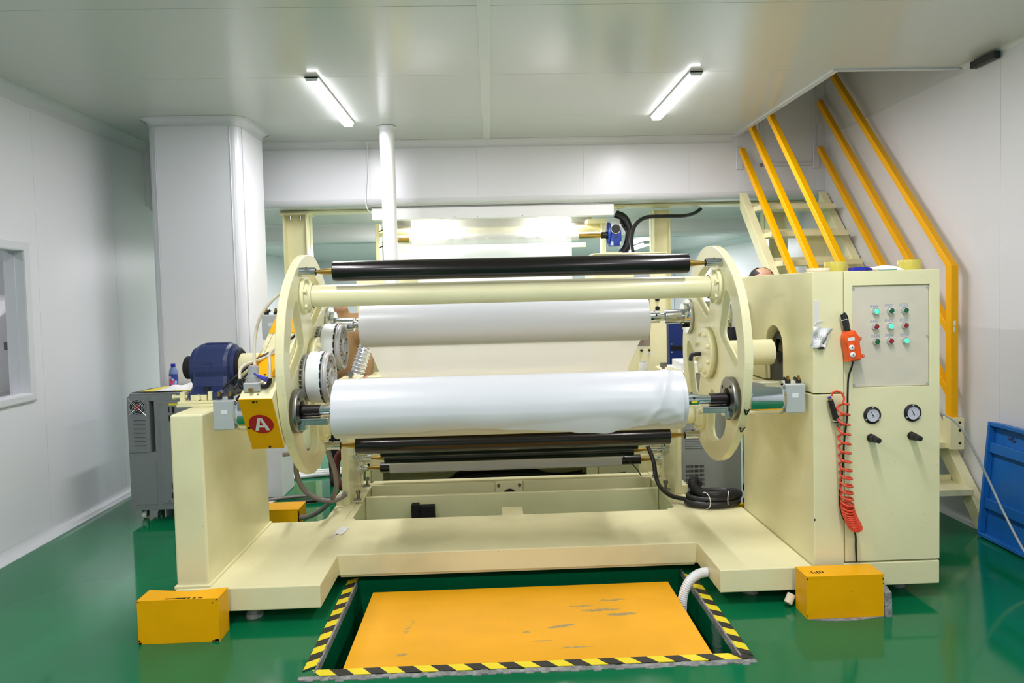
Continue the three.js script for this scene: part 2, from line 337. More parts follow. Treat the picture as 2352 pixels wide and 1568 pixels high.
{ // boxed-in column
  const c = struct('wall_column'); const x0 = -2.49, x1 = -1.82, z0 = -5.70, z1 = -5.12, r = .065;
  const path = [];
  const arc = (cx, cz, a0) => { for (let i = 0; i <= 6; i++) { const t = a0 + i / 6 * Math.PI / 2; path.push([cx + r * Math.cos(t), cz + r * Math.sin(t), Math.cos(t), Math.sin(t)]); } };
  arc(x0 + r, z0 + r, Math.PI); arc(x1 - r, z0 + r, 1.5 * Math.PI); arc(x1 - r, z1 - r, 0); arc(x0 + r, z1 - r, .5 * Math.PI);
  part(c, 'corner_shell', prismY(path.map(p => [p[0], p[1]]), 0, CH), M.trim);
  part(c, 'panel', bx(x0 + r + .004, x1 - r - .004, 0, CH - .05, z1 - .01, z1 + .003, .0015), M.wall);
  part(c, 'panel', bx(x1 - .01, x1 + .003, 0, CH - .05, z0 + r + .004, z1 - r - .004, .0015), M.wall);
  part(c, 'panel', bx(x0 - .003, x0 + .01, 0, CH - .05, z0 + r + .004, z1 - r - .004, .0015), M.wall);
  const rows = []; for (let i = 0; i <= 7; i++) { const t = i / 7 * Math.PI / 2, o = .06 * (1 - Math.sin(t)) + .002, y = CH - .06 * (1 - Math.cos(t)); rows.push([...path, path[0]].map(p => V(p[0] + p[2] * o, y, p[1] + p[3] * o))); }
  part(c, 'cove', sheet(rows), M.trim); for (const [o, y] of [[.06, CH - .003], [.0045, CH - .06]]) part(c, 'cove_bead', tube(path.map(p => V(p[0] + p[2] * o, y, p[1] + p[3] * o)), .0028, 120, 6, true), M.trim);
  for (const [x, z] of [[x0 + r, z1 + .003], [x1 - r, z1 + .003], [x1 + .003, z1 - r]]) part(c, 'corner_bead', bx(x - .003, x + .003, 0, CH - .06, z - .003, z + .003, .0015), M.trim);
}
{ // window in the left wall and the room behind it
  const w = struct('window_1');
  const fo = (q) => [[-WIN[1] - q, WIN[2] - q], [-WIN[0] + q, WIN[2] - q], [-WIN[0] + q, WIN[3] + q], [-WIN[1] - q, WIN[3] + q]].map(k => new THREE.Vector2(...k));
  const fs = new THREE.Shape(fo(.045)); fs.holes.push(new THREE.Path(fo(-.012)));
  const fg = new THREE.ExtrudeGeometry(fs, { depth: .05, bevelEnabled: true, bevelSize: .012, bevelThickness: .012, bevelOffset: -.012, bevelSegments: 2 }); fg.rotateY(Math.PI / 2); fg.translate(XL - .04, 0, 0);
  part(w, 'window_frame', fg, M.trim);
  part(w, 'pane', pbx(XL - .045, XL - .039, WIN[2], WIN[3], WIN[0], WIN[1]), M.glass);
  struct('wall_neighbour', [pbx(-5.7, -5.6, 0, 2.8, -6.6, -1), pbx(-5.6, XL - .12, 0, 2.8, -6.7, -6.6), pbx(-5.6, XL - .12, 0, 2.8, -1, -.9)], M.wall);
  struct('ceiling_neighbour', [pbx(-5.7, XL - .12, 2.7, 2.8, -6.7, -.9)], M.wall);
}
// ---------------------------------------------------------------- tube fittings
const tubeGroup = 'ceiling tube fittings';
function batten(x, z0, z1, y, label, lum = LAMP, w = .085, group = tubeGroup) {
  const zc = (z0 + z1) / 2; const t = thing('ceiling_light', label, 'ceiling light', [x, y - .046, zc], group);
  part(t, 'housing', bx(x - w / 2, x + w / 2, y - .014, y + .0, z0, z1, .003), M.lampShell);
  part(t, 'diffuser', prismZ([[x - w * .46, y - .014], [x - w * .34, y - .042], [x + w * .34, y - .042], [x + w * .46, y - .014]], z0 + .012, z1 - .012, .003), M.lampGlow);
  part(t, 'end_cap', prismZ([[x - w * .5, y - .002], [x - w * .38, y - .03], [x + w * .38, y - .03], [x + w * .5, y - .002]], z0, z0 + .012, .002), M.lampShell);
  part(t, 'end_cap', prismZ([[x - w * .5, y - .002], [x - w * .38, y - .03], [x + w * .38, y - .03], [x + w * .5, y - .002]], z1 - .012, z1, .002), M.lampShell);
  const L = new THREE.RectAreaLight(new THREE.Color(1.01, .975, 1.03), lum, w * .8, z1 - z0 - .03); L.name = 'tube_light'; L.position.set(0, 0, 0); L.rotation.x = -Math.PI / 2; L.castShadow = true; t.add(L);
  return t;
}
batten(-1.05, -5.31, -4.22, CH, 'white tube light on the ceiling above the left end of the rolls');
batten(1.30, -5.26, -4.22, CH, 'white tube light on the ceiling next to the stair opening');
batten(-1.05, -2.7, -1.6, CH, 'white tube light on the ceiling in front of the left pedestal');
batten(1.30, -2.7, -1.6, CH, 'white tube light on the ceiling in front of the control cabinet');
batten(-1.05, -.1, 1.0, CH, 'white tube light on the ceiling just behind the viewer, left');
batten(-1.05, 2.5, 3.6, CH, 'white tube light on the ceiling near the front wall, left');
batten(1.30, -.1, 1.0, CH, 'white tube light on the ceiling just behind the viewer, right');
batten(1.30, 2.5, 3.6, CH, 'white tube light on the ceiling near the front wall, right');
batten(-.55, -7.2, -6.35, RC, 'tube light over the coating line, left of the two', REAR_LAMP, .1, 'rear tube lights');
batten(.62, -7.2, -6.35, RC, 'tube light over the coating line, right of the two', REAR_LAMP, .1, 'rear tube lights');
batten(-1.2, -9.4, -8.2, FC, 'tube light at the far end of the plant, left', REAR_LAMP, .1, 'rear tube lights');
batten(1.9, -9.4, -8.2, FC, 'tube light at the far end of the plant, right', REAR_LAMP, .1, 'rear tube lights');
batten(-4.4, -4.6, -3.4, 2.7, 'tube light in the room behind the window', 30, .1);
solo('cable_clip', 'short black rubber strip stuck along the ceiling corner of the right wall', 'strip', bx(2.93, 2.972, 2.795, 2.838, -4.1, -3.9, .006), M.black);
// next room: what shows through the window
{
  const h = thing('machine_hood', 'white rounded machine hood seen through the window', 'machine', [-3.9, 0, -5.3]);
  part(h, 'hood', prismX([[-5.9, 0], [-5.9, 1.5], [-5.75, 1.6], [-5.2, 1.55], [-4.95, 1.42], [-4.9, 1.2], [-4.9, 0]], -4.3, -3.5, .02), M.white);
  part(h, 'upright', bx(-3.78, -3.66, 1.55, 1.95, -5.7, -5.6, .01), M.cream);
  const p = thing('duct_pipe', 'dark grey pipe with a tee on top seen through the window', 'pipe', [-3.55, 0, -4.75]);
  part(p, 'riser', cylY(-3.55, 0, 1.17, -4.8, .085), M.greyDark);
  part(p, 'tee', [rod([-3.55, 1.2, -4.55], [-3.55, 1.22, -5.02], .05), rod([-3.55, 1.2, -4.56], [-3.55, 1.2, -4.53], .056), rod([-3.55, 1.22, -5.0], [-3.55, 1.22, -5.04], .058)], M.greyDark);
  const so = thing('wall_socket', 'small socket box on the wall behind the window', 'socket', [-5.58, 1.86, -6.2]);
  part(so, 'plate', bx(-5.6, -5.57, 1.8, 1.92, -6.3, -6.15, .01), M.white);
  part(so, 'plug', bx(-5.57, -5.53, 1.9, 2.05, -6.27, -6.18, .01), M.greyDark);
}

// ---------------------------------------------------------------- unwinder: base frame with the left pedestal
const font = await new FontLoader().loadAsync('fonts/droid/droid_sans_bold.typeface.json');
function letters(txt, size, depth) { const g = new TextGeometry(txt, { font, size, depth, curveSegments: 6, bevelEnabled: false }); g.center(); return g; }
{
  const b = thing('unwinder_base', 'cream painted steel base frame with a left pedestal and navy bearing block', 'machine base', [.11, 0, -3.7]);
  part(b, 'platform', prismY([[-1.49, -3.15], [-.827, -3.15], [-.827, -3.515], [1.052, -3.515], [1.052, -3.15], [1.5, -3.15], [1.5, -4.07], [1.27, -4.07], [1.24, -4.11], [1.24, -4.95], [1.12, -4.95], [1.12, -4.13], [1.085, -4.13], [1.085, -4.10], [1.046, -4.10], [1.046, -4.072], [.165, -4.072], [.165, -4.23], [.035, -4.23], [.035, -4.072], [-.85, -4.072], [-.85, -4.10], [-.91, -4.10], [-.91, -4.95], [-1.03, -4.95], [-1.03, -4.12], [-1.07, -4.075], [-1.49, -4.075]], .065, .175, .005), M.creamDirty);
  part(b, 'platform_apron', [bx(-.82, 1.045, .05, .07, -4.06, -3.53, .004), bx(-.91, -.87, .0, .17, -4.9, -4.1, .003), bx(1.1, 1.14, 0, .17, -4.9, -4.1, .003)], M.cream);
  part(b, 'cross_beam', bx(-.868, 1.098, .0, .175, -4.555, -4.525, .004), M.cream);
  part(b, 'cross_beam', bx(-.868, 1.098, .0, .195, -4.86, -4.74, .004), M.cream);
  const br = part(b, 'bearing_bracket', bx(.0, .19, .02, .202, -4.735, -4.715, .006), M.cream);
  part(br, 'bearing', [cylZ(.098, .10, -4.735, -4.70, .05), cylZ(.098, .10, -4.70, -4.69, .032)], M.black);
  part(br, 'bolt', hexBolt([.022, .175, -4.715], [0, 0, 1], .012, .01), M.dullSteel); part(br, 'bolt', hexBolt([.168, .175, -4.715], [0, 0, 1], .012, .01), M.dullSteel);
  part(b, 'sensor', [bx(-.55, -.50, .02, .155, -4.45, -4.39, .004), bx(-.50, -.40, .04, .142, -4.45, -4.4, .004)], M.blackMatt, { label: 'small black limit switch box in the recess' });
  for (const [x, z] of [[-1.165, -3.24], [-1.2, -3.95], [1.25, -3.3], [1.25, -3.95], [-.6, -3.85], [.8, -3.85]]) part(b, 'levelling_foot', [cylY(x, 0, .02, z, .04, 20), cylY(x, .02, .07, z, .03, 20)], M.concrete);
  // pedestal
  part(b, 'pedestal', [bx(-1.493, -1.345, .17, .985, -4.055, -3.17, .012), bx(-1.5, -1.335, .172, .188, -4.065, -3.158, .004)], M.cream);
  part(b, 'bearing_seat', [bx(-1.56, -1.325, .985, 1.0, -3.86, -3.39, .004), bx(-1.56, -1.33, 1.0, 1.012, -3.85, -3.40, .003), bx(-1.56, -1.535, 1.0, 1.055, -3.47, -3.43, .003), bx(-1.505, -1.425, 1.012, 1.04, -3.455, -3.425, .003), bx(-1.42, -1.40, 1.012, 1.055, -3.47, -3.425, .003)], M.cream);
  part(b, 'jack_screw', [rod([-1.60, 1.03, -3.45], [-1.53, 1.03, -3.45], .008, .008, 8), rod([-1.60, 1.03, -3.45], [-1.59, 1.03, -3.45], .014, .014, 6), rod([-1.465, 1.028, -3.43], [-1.465, 1.028, -3.405], .016, .016, 6)], M.cream);
  // plummer block
  const ay = 1.16, az = -3.62, arch = [];
  arch.push([az + .185, 1.012], [az + .185, 1.05], [az + .135, 1.075]);
  for (let i = 0; i <= 18; i++) { const t = (-18 + i * 12) * Math.PI / 180; arch.push([az + .125 * Math.cos(t), ay + .125 * Math.sin(t)]); }
  arch.push([az - .135, 1.075], [az - .185, 1.05], [az - .185, 1.012]);
  const pb = part(b, 'bearing_block', [prismX(arch, -1.528, -1.345, .022), cylX(-1.545, -1.52, ay, az, .105), cylX(-1.35, -1.325, ay, az, .1)], M.navy, { label: 'navy blue cast bearing housing' });
  part(pb, 'end_cap', [lathe([[0, .001], [0, .052], [.006, .06], [.055, .06], [.06, .056], [.06, .001]], [-1.603, ay, az], [-1.54, ay, az])], M.blackMatt);
  part(pb, 'seal_ring', [cylX(-1.33, -1.312, ay, az, .085)], M.blackMatt);
  part(pb, 'lifting_lug', [bx(-1.49, -1.375, ay + .12, ay + .128, az - .03, az + .03, .002)], M.navy);
  part(pb, 'grease_mark', [bx(-1.47, -1.425, ay + .022, ay + .032, az + .1205, az + .124, .001), bx(-1.432, -1.428, ay - .005, ay + .024, az + .122, az + .1255, .001)], M.navy);
  part(pb, 'foot_bolt', [rod([-1.435, 1.05, az + .16], [-1.435, 1.075, az + .16], .018, .018, 6), rod([-1.435, 1.045, az + .16], [-1.435, 1.052, az + .16], .026, .026, 16)], M.black);
  // stand frame of the guide rollers behind the turret
  for (const s of [-1, 1]) {
    const xo = s < 0 ? -.985 : 1.215, xi = xo - s * .045, lo = Math.min(xo, xi), hi = Math.max(xo, xi);
    const st = part(b, 'stand_plate', [bx(lo, hi, .175, .965, -4.86, -4.37, .004), bx(Math.min(xo, xo + s * .04), Math.max(xo, xo + s * .04), .175, .235, -4.5, -4.37, .004), bx(Math.min(xi, xi - s * .075), Math.max(xi, xi - s * .075), .175, .19, -4.82, -4.42, .003)], M.creamDisc);
    part(st, 'cap_plate', bx(s < 0 ? -1.0 : 1.12, s < 0 ? -.87 : 1.23, .965, .982, -4.62, -4.37, .004), M.cream);
    for (const z of [-4.46, -4.78]) { const bxp = xi - s * .04; part(st, 'anchor_bolt', [cylY(bxp, .19, .235, z, .01, 12), rod([bxp, .225, z], [bxp, .243, z], .017, .017, 6), bx(bxp - .024, bxp + .024, .19, .198, z + .02, z + .055, .002)], M.dullSteel); }
    const bxp = s < 0 ? -.93 : 1.133; part(st, 'cap_bolt', [cylY(bxp, .982, 1.0, -4.48, .013, 12), rod([bxp, .998, -4.48], [bxp, 1.028, -4.48], .024, .024, 6)], M.dullSteel);
  }
  part(b, 'back_panel', [bx(-.94, 1.17, .25, .40, -4.99, -4.96, .003), bx(-.94, -.93, .0, .3, -5.0, -4.95, .003), bx(1.06, 1.17, .0, .3, -4.99, -4.95, .003), bx(-.94, -.91, .0, .3, -4.99, -4.96, .003)], M.cream);
  const low = [[-4.56, .475, .042, -.76, .965], [-4.65, .41, .042, -.75, .955], [-4.765, .315, .035, -.80, 1.03]];
  low.forEach(([z, y, r, x0, x1], i) => {
    const rl = part(b, 'guide_roller', lathe([[0, .001], [0, r], [x1 - x0, r], [x1 - x0, .001]], [x0, y, z], [x1, y, z]), M.blackRoll);
    part(rl, 'journal', rod([x0 - .10, y, z], [x0, y, z], .007, .017), M.brass); part(rl, 'journal', rod([x1, y, z], [x1 + .10, y, z], .017, .007), M.brass);
    part(rl, 'bearing_boss', [cylX(-.945, x0 - .09, y, z, .03 - .004 * i, 20), cylX(-.945, -.92, y, z, .045, 20)], M.chrome); part(rl, 'bearing_boss', [cylX(x1 + .09, 1.172, y, z, .03 - .004 * i, 20), cylX(1.145, 1.172, y, z, .045, 20)], M.chrome);
  });
}
// ---------------------------------------------------------------- turret
const TZ = -3.62, TY = 1.165, XI0 = -.943, XI1 = 1.165, TH = .042;
{
  const t = thing('turret', 'cream turret of two oval discs joined by tubes, holding the film rolls', 'turret', [.11, .59, TZ]);
  const half = [[0, .57], [.10, .556], [.205, .515], [.295, .458], [.37, .395], [.43, .318], [.47, .232], [.50, .125], [.511, .01], [.499, -.09], [.475, -.19], [.437, -.277], [.388, -.347], [.32, -.425], [.22, -.505], [.108, -.559]];
  const outl = half.concat(half.map(([u, v]) => [-u, -v]));
  const cutF = [[.269, .332], [.31, .306], [.34, .264], [.367, .212], [.392, .148], [.411, .085], [.417, .012], [.405, -.025], [.38, -.036], [.343, -.018], [.267, .031], [.2, .075], [.168, .105], [.165, .135], [.185, .185], [.212, .255], [.243, .318]];
  const cutU = [[.028, .452], [-.034, .465], [-.12, .446], [-.19, .412], [-.232, .358], [-.24, .312], [-.222, .29], [-.15, .248], [-.062, .2], [-.035, .194], [-.008, .206], [.008, .24], [.022, .285], [.04, .36], [.046, .42]];
  const neg = (l) => l.map(([u, v]) => [-u, -v]);
  const toPath = (l, C) => { const p = new C(); const pts = new THREE.CatmullRomCurve3(l.map(([u, v]) => V(-u, v, 0)), true, 'centripetal').getPoints(110); p.setFromPoints(pts.map(q => new THREE.Vector2(q.x, q.y))); return p; };
  function disc(x0) {
    const s = toPath(outl, THREE.Shape); for (const h of [cutF, neg(cutF), cutU, neg(cutU)]) s.holes.push(toPath(h, THREE.Path));
    const g = new THREE.ExtrudeGeometry(s, { depth: TH - .008, bevelEnabled: true, bevelSize: .004, bevelThickness: .004, bevelOffset: -.004, bevelSegments: 2, curveSegments: 60 });
    g.rotateY(Math.PI / 2); g.translate(x0 + .004, TY, TZ); return g;
  }
  const at = (u, v) => [TY + v, TZ + u];
  for (const s of [-1, 1]) {
    const xf = s < 0 ? XI0 : XI1;                       // inner face, the other side is xf + s*TH
    const d = part(t, 'disc', disc(s < 0 ? XI0 - TH : XI1), M.creamDisc);
    const hub = part(t, 'hub_flange', [lathe([[0, .001], [0, .137], [.032, .137], [.035, .132], [.035, .001]], [xf, TY, TZ], [xf - s, TY, TZ])], M.creamDisc);
    for (let k = 0; k < 8; k++) { const a = (k + .5) / 8 * Math.PI * 2; part(hub, 'bolt', hexBolt([xf - s * .035, TY + .105 * Math.sin(a), TZ + .105 * Math.cos(a)], [-s, 0, 0], .0125, .016), M.cream); }
    for (const [u, v] of [[.15, .353], [-.15, -.353]]) {
      const [y, z] = at(u, v); const f = part(t, 'tube_flange', [cylX(xf, xf - s * .022, y, z, .09, 40), lathe([[0, .075], [.02, .063], [.03, .06]], [xf - s * .022, y, z], [xf - s * 2, y, z])], M.creamDisc);
      for (let k = 0; k < 6; k++) { const a = (k + .3) / 6 * Math.PI * 2; part(f, 'bolt', hexBolt([xf - s * .022, y + .076 * Math.sin(a), z + .076 * Math.cos(a)], [-s, 0, 0], .0115, .014), M.cream); }
    }
    for (const [u, v] of [[.207, .472], [-.207, -.485]]) {
      const [y, z] = at(u, v), xb = s < 0 ? -.862 : 1.084; const bs = part(t, 'roller_boss', [cylX(xf, xb, y, z, .0235, 28)], M.steel);
      part(bs, 'bore', cylX(xb, xb - s * .0006, y, z, .019, 24), M.blackMatt); part(bs, 'grub_screw', cylY(xb + s * .045, y + .02, y + .0255, z, .006, 12), M.blackMatt);
    }
    // axle stub towards the bearing
    part(t, 'axle', cylX(xf + s * TH, s < 0 ? -1.32 : 1.5, TY - .005, TZ, .068, 36), M.creamDisc);
  }
  for (const [u, v] of [[.15, .353], [-.15, -.353]]) { const [y, z] = at(u, v); part(t, 'spreader_tube', cylX(XI0, XI1, y, z, .056, 40), M.creamDisc); }
  for (const [u, v] of [[.207, .472], [-.207, -.485]]) {
    const [y, z] = at(u, v); const rl = part(t, 'idler_roller', lathe([[0, .001], [0, .048], [.002, .05], [1.766, .05], [1.768, .048], [1.768, .001]], [-.774, y, z], [.994, y, z], 48), M.blackRoll);
    part(rl, 'journal', rod([-.865, y, z], [-.774, y, z], .008, .0185), M.brass); part(rl, 'journal', rod([.994, y, z], [1.087, y, z], .0185, .008), M.brass);
  }
  // chucks: front pair (oxide finish) and rear pair (bright)
  const chA = at(.36, -.192), chB = at(-.36, .185);
  for (const s of [-1, 1]) {
    const xf = s < 0 ? XI0 : XI1, X = (d) => xf - s * d;
    { const [y, z] = chA; const c = part(t, 'roll_chuck', [lathe([[0, .001], [0, .105], [.03, .105], [.033, .1], [.033, .052], [.02, .05], [.02, .001]], [xf, y, z], [xf - s, y, z])], M.dullSteel);
      part(c, 'chuck_bore', cylX(X(.018), X(.022), y, z, .05, 28), M.blackMatt);
      part(c, 'chuck_sleeve', [cylX(X(.02), X(.118), y, z, .028, 28), cylX(X(.06), X(.08), y, z, .0285, 28)], M.oxide);
      part(c, 'cradle', [bx(Math.min(X(.03), X(.165)), Math.max(X(.03), X(.165)), y - .042, y - .03, z - .02, z + .052, .003), bx(Math.min(X(.05), X(.165)), Math.max(X(.05), X(.165)), y - .062, y - .04, z + .012, z + .05, .003), bx(Math.min(X(.03), X(.06)), Math.max(X(.03), X(.06)), y - .085, y - .035, z - .01, z + .05, .005)], M.steel);
      for (let k = 0; k < 4; k++) { const a = k * Math.PI / 2 + .9; part(c, 'bolt_hole', cylX(X(.0325), X(.0345), y + .08 * Math.sin(a), z + .08 * Math.cos(a), .007, 12), M.blackMatt); } }
    { const [y, z] = chB; const c = part(t, 'roll_chuck', [lathe([[0, .001], [0, .105], [.02, .105], [.023, .1], [.023, .001]], [xf, y, z], [xf - s, y, z])], M.chrome);
      part(c, 'chuck_collar', [cylX(X(.02), X(.045), y + .015, z + .01, .062, 32)], M.chrome);
      part(c, 'chuck_sleeve', [lathe([[0, .042], [.1, .042], [.104, .04], [.104, .001]], [X(.045), y, z], [X(1), y, z])], M.steel);
      part(c, 'chuck_slot', [bx(Math.min(X(.024), X(.047)), Math.max(X(.024), X(.047)), y - .065, y - .045, z - .02, z + .02, .004)], M.blackMatt); }
    // pneumatic units on the outer side
    const xo = xf + s * TH;
    for (const [ch, nm] of [[chA, 0], [chB, 1]]) {
      const [y, z] = ch; const e = s > 0 ? 1.392 : -1.205, e2 = s > 0 ? 1.488 : -1.302;
      const u = part(t, 'chuck_cylinder', [lathe([[0, .001], [0, .078], [.02, .078], [.02, .084], [Math.abs(e - xo) - .02, .084], [Math.abs(e - xo) - .018, .082], [Math.abs(e - xo), .082], [Math.abs(e - xo), .001]], [xo, y, z], [xo + s, y, z], 48)], M.chrome);
      part(u, 'cylinder_block', bx(Math.min(e, e2), Math.max(e, e2), y - .07, y + .07, z - .07, z + .07, .006), M.aluminium);
      part(u, 'name_plate', bx(Math.min(e + s * .03, e + s * .06), Math.max(e + s * .03, e + s * .06), y + .005, y + .025, z + .0695, z + .0715, .0005), M.white);
      for (const q of [.28, .82]) { const px = e + (e2 - e) * q, fy = y + .07; part(u, 'air_fitting', [cylY(px, fy + .014, fy + .024, z + .03, .01, 6), cylY(px, fy + .024, fy + .036, z + .03, .0065, 12)], M.brass); part(u, 'push_ring', [cylY(px, fy, fy + .015, z + .03, .013, 14), rod([px, fy + .01, z + .03], [px - s * .022, fy + .026, z + .03], .008, .008, 10)], M.black); }
    }
  }
  // gear case across the outer face of the left disc
  const ca = 31 * Math.PI / 180, ax = [-Math.cos(ca), Math.sin(ca)], up = [Math.sin(ca), Math.cos(ca)];    // [z, y] directions: back-and-up, outwards-up
  const q = (sL, h) => [-3.136 + ax[0] * sL + up[0] * h, .94 + ax[1] * sL + up[1] * h];
  const slab = (s0, s1, h0, h1, x0, x1, bev = .002) => prismX([q(s0, h0), q(s1, h0), q(s1, h1), q(s0, h1)], x0, x1, bev);
  const gc = part(t, 'gear_case', [slab(0, 1.0, -.152, .146, -1.135, -.986)], M.cream);
  part(gc, 'end_cover', slab(-.004, -.0005, -.152, .146, -1.135, -.986, .001), M.yellow);
  part(gc, 'top_cover', slab(.155, .335, .1465, .1505, -1.133, -.986, .001), M.yellow); part(gc, 'top_cover', slab(.52, .76, .1465, .1505, -1.133, -.986, .001), M.yellow);
  part(gc, 'seam', slab(.335, .52, .1455, .1467, -1.112, -1.1105, .0002), M.ink);
  const facePt = (x, h, out) => { const [z, y] = q(-.004 - out, h); return [x, y, z]; };
  const tilt = (g, x, h, out) => { g.rotateX(ca); const [a, b2, c] = facePt(x, h, out); g.translate(a, b2, c); return g; };
  const dg = new THREE.CylinderGeometry(.054, .054, .0012, 48); dg.rotateX(Math.PI / 2); dg.scale(1.03, 1.03, 1);
  part(gc, 'letter_disc', tilt(dg, -1.062, .0, .0006), M.red);
  part(gc, 'letter', tilt(letters('A', .074, .0012), -1.062, -.0, .0014), M.white);
  part(gc, 'marker_letter', [tilt(letters('b', .011, .0008), -1.055, .132, .0008)], M.ink); { const g2 = letters('b', .011, .0006); g2.rotateX(-Math.PI / 2 + ca); const [z2, y2] = q(.03, .1468); g2.translate(-1.055, y2, z2); part(gc, 'marker_letter', g2, M.ink); }
  for (const [x, h] of [[-1.07, .132], [-1.12, -.02], [-1.05, -.139]]) part(gc, 'screw', tilt((() => { const g = new THREE.CylinderGeometry(.0055, .0055, .004, 12); g.rotateX(Math.PI / 2); return g; })(), x, h, .002), M.black);
  { const [z, y] = q(.17, .1505); part(gc, 'screw', cylY(-1.06, y - .003, y + .003, z, .006, 10), M.black); }
  // pressure regulator on the gear case
  { const [z, y] = q(.075, .146); const rx = -1.085;
    const rg = part(t, 'regulator', [bx(rx - .038, rx + .038, y - .012, y + .03, z - .03, z + .035, .006), cylY(rx, y + .03, y + .055, z, .032, 24), cylY(rx, y + .055, y + .062, z, .028, 24)], M.cast, { label: 'small cast air pressure regulator with a knob' });
    part(rg, 'knob', [cylY(rx, y + .062, y + .1, z, .024, 24), cylY(rx, y + .1, y + .106, z, .018, 24)], M.cast);
    part(rg, 'lever', [rod([rx + .01, y + .07, z + .02], [rx + .04, y + .058, z + .045], .004), rod([rx + .035, y + .06, z + .042], [rx + .075, y + .045, z + .055], .008, .012)], M.purple);
    part(rg, 'elbow', [tube([[rx + .038, y + .01, z + .01], [rx + .06, y + .01, z + .01], [rx + .07, y + .022, z + .01], [rx + .074, y + .045, z + .01]], .011, 16, 10)], M.black); part(rg, 'elbow', [tube([[rx - .038, y + .01, z + .01], [rx - .055, y + .01, z + .01], [rx - .06, y + .02, z + .01], [rx - .06, y + .045, z + .01]], .011, 16, 10)], M.black);
    part(rg, 'drain', [cylZ(rx, y + .0, z + .035, z + .055, .009, 10)], M.brass);
    part(t, 'air_tube', tube([[rx + .074, y + .045, z + .01], [rx + .072, y + .1, z - .01], [rx + .06, y + .15, z - .05], [rx + .09, y + .19, z - .15]], .0075, 30, 8), M.tubeClear);
    part(t, 'air_tube', tube([[rx + .0, y + .04, z - .03], [rx - .025, y + .12, z - .09], [-1.13, 1.336, -3.3], [-1.10, 1.43, -3.3], [-1.03, 1.52, -3.32], [-.995, 1.545, -3.36], [-.96, 1.55, -3.45]], .0075, 40, 8), M.tubeClear);
    part(t, 'air_tube', tube([[-1.27, 1.09, -3.23], [-1.22, 1.14, -3.25], [-1.13, 1.22, -3.32], [-1.04, 1.27, -3.38], [-.99, 1.33, -3.5]], .007, 30, 8), M.hoseBlack);
    part(t, 'air_tube', tube([[rx - .06, y + .045, z + .01], [rx - .065, y + .09, z - .02], [-1.10, 1.225, -3.31], [-1.03, 1.265, -3.36], [-.99, 1.31, -3.5]], .0075, 30, 8), M.tubeClear);
    part(t, 'air_tube', tube([[-1.215, 1.09, -3.23], [-1.19, 1.13, -3.26], [-1.12, 1.20, -3.32], [-1.03, 1.245, -3.38], [-.99, 1.29, -3.5]], .006, 30, 8), M.hoseBlack);
  }
  // powder brakes inside the left disc
  for (const [y, z, k] of [[1.11, -3.45, 0], [1.237, -3.76, 1]]) {
    const d = part(t, 'powder_brake', [lathe([[0, .001], [0, .124], [.006, .13], [.066, .13], [.072, .124], [.072, .001]], [-.912, y, z], [-.8, y, z], 56)], M.brakeWhite, { label: 'white powder brake drum with finned flanges' });
    part(d, 'rear_flange', [lathe([[0, .001], [0, .115], [.012, .122], [.018, .122], [.018, .001]], [-.932, y, z], [-.8, y, z], 48)], M.cast);
    const fins = []; for (let i = 0; i < 28; i++) { const a = i / 28 * Math.PI * 2; const g = pbx(-.943, -.93, .085, .118, -.0025, .0025); g.rotateX(a); g.translate(0, y, z); fins.push(g); }
    part(d, 'rear_fins', fins, M.aluminium);
    part(d, 'front_flange', [lathe([[0, .001], [0, .126], [.012, .126], [.012, .105], [.012, .03], [.004, .03], [.004, .001]], [-.838, y, z], [-.7, y, z], 56)], M.cast);
    const ribs = []; for (let i = 0; i < 26; i++) { const a = i / 26 * Math.PI * 2; const g = pbx(-.828, -.813, .045, .102, -.0035, .0035); g.rotateX(a); g.translate(0, y, z); ribs.push(g); }
    part(d, 'front_ribs', ribs, M.cast); part(d, 'front_ring', lathe([[0, .104], [.018, .104], [.018, .122], [0, .122]], [-.828, y, z], [-.7, y, z], 56), M.cast); part(d, 'hub_ring', lathe([[0, .028], [.02, .028], [.02, .046], [0, .046]], [-.828, y, z], [-.7, y, z], 32), M.cast);
    const slots = []; for (let i = 0; i < 18; i++) { const a = i / 18 * Math.PI * 2; const g = pbx(-.8445, -.8375, .121, .1275, -.014, .014); g.rotateX(a); g.translate(0, y, z); slots.push(g); }
    part(d, 'vent_slots', slots, M.blackMatt);
    for (let i = 0; i < 6; i++) { const a = (i + .5) / 6 * Math.PI * 2; part(d, 'screw', cylX(-.812, -.805, y + .078 * Math.sin(a), z + .078 * Math.cos(a), .0055, 8), M.brass); }
    if (!k) { const g = letters('3', .03, .001); g.rotateY(Math.PI / 2); g.translate(-.808, y + .098, z + .045); part(d, 'marker_number', g, M.redMark); }
    part(d, 'dowel_hole', cylY(-.865, y + .1285, y + .1305, z + .02, .006, 12), M.blackMatt);
  }
  // handwritten marks on the rim of the right disc
  for (const [u, v] of [[.467, -.24], [.405, -.335]]) { const a = Math.atan2(v, u), n = [Math.cos(a * .9), Math.sin(a * .9)]; const g = letters('A', .034, .0008); g.rotateZ(Math.PI); g.rotateX(-Math.atan2(n[1], n[0])); const [y, z] = at(u, v); g.translate(XI1 + .021, y + n[1] * .004, z + n[0] * .004); part(t, 'marker_letter', g, M.ink); }
  part(t, 'air_elbow', [tube([[XI1 - .035, 1.155, -3.66], [XI1 - .075, 1.155, -3.66], [XI1 - .085, 1.148, -3.66], [XI1 - .09, 1.12, -3.66]], .011, 20, 10)], M.black);
  part(t, 'air_elbow', [tube([[XI0 - .04, .86, -3.75], [XI0 - .02, .87, -3.78], [XI0 + .0, .87, -3.8]], .013, 20, 10)], M.black);
}
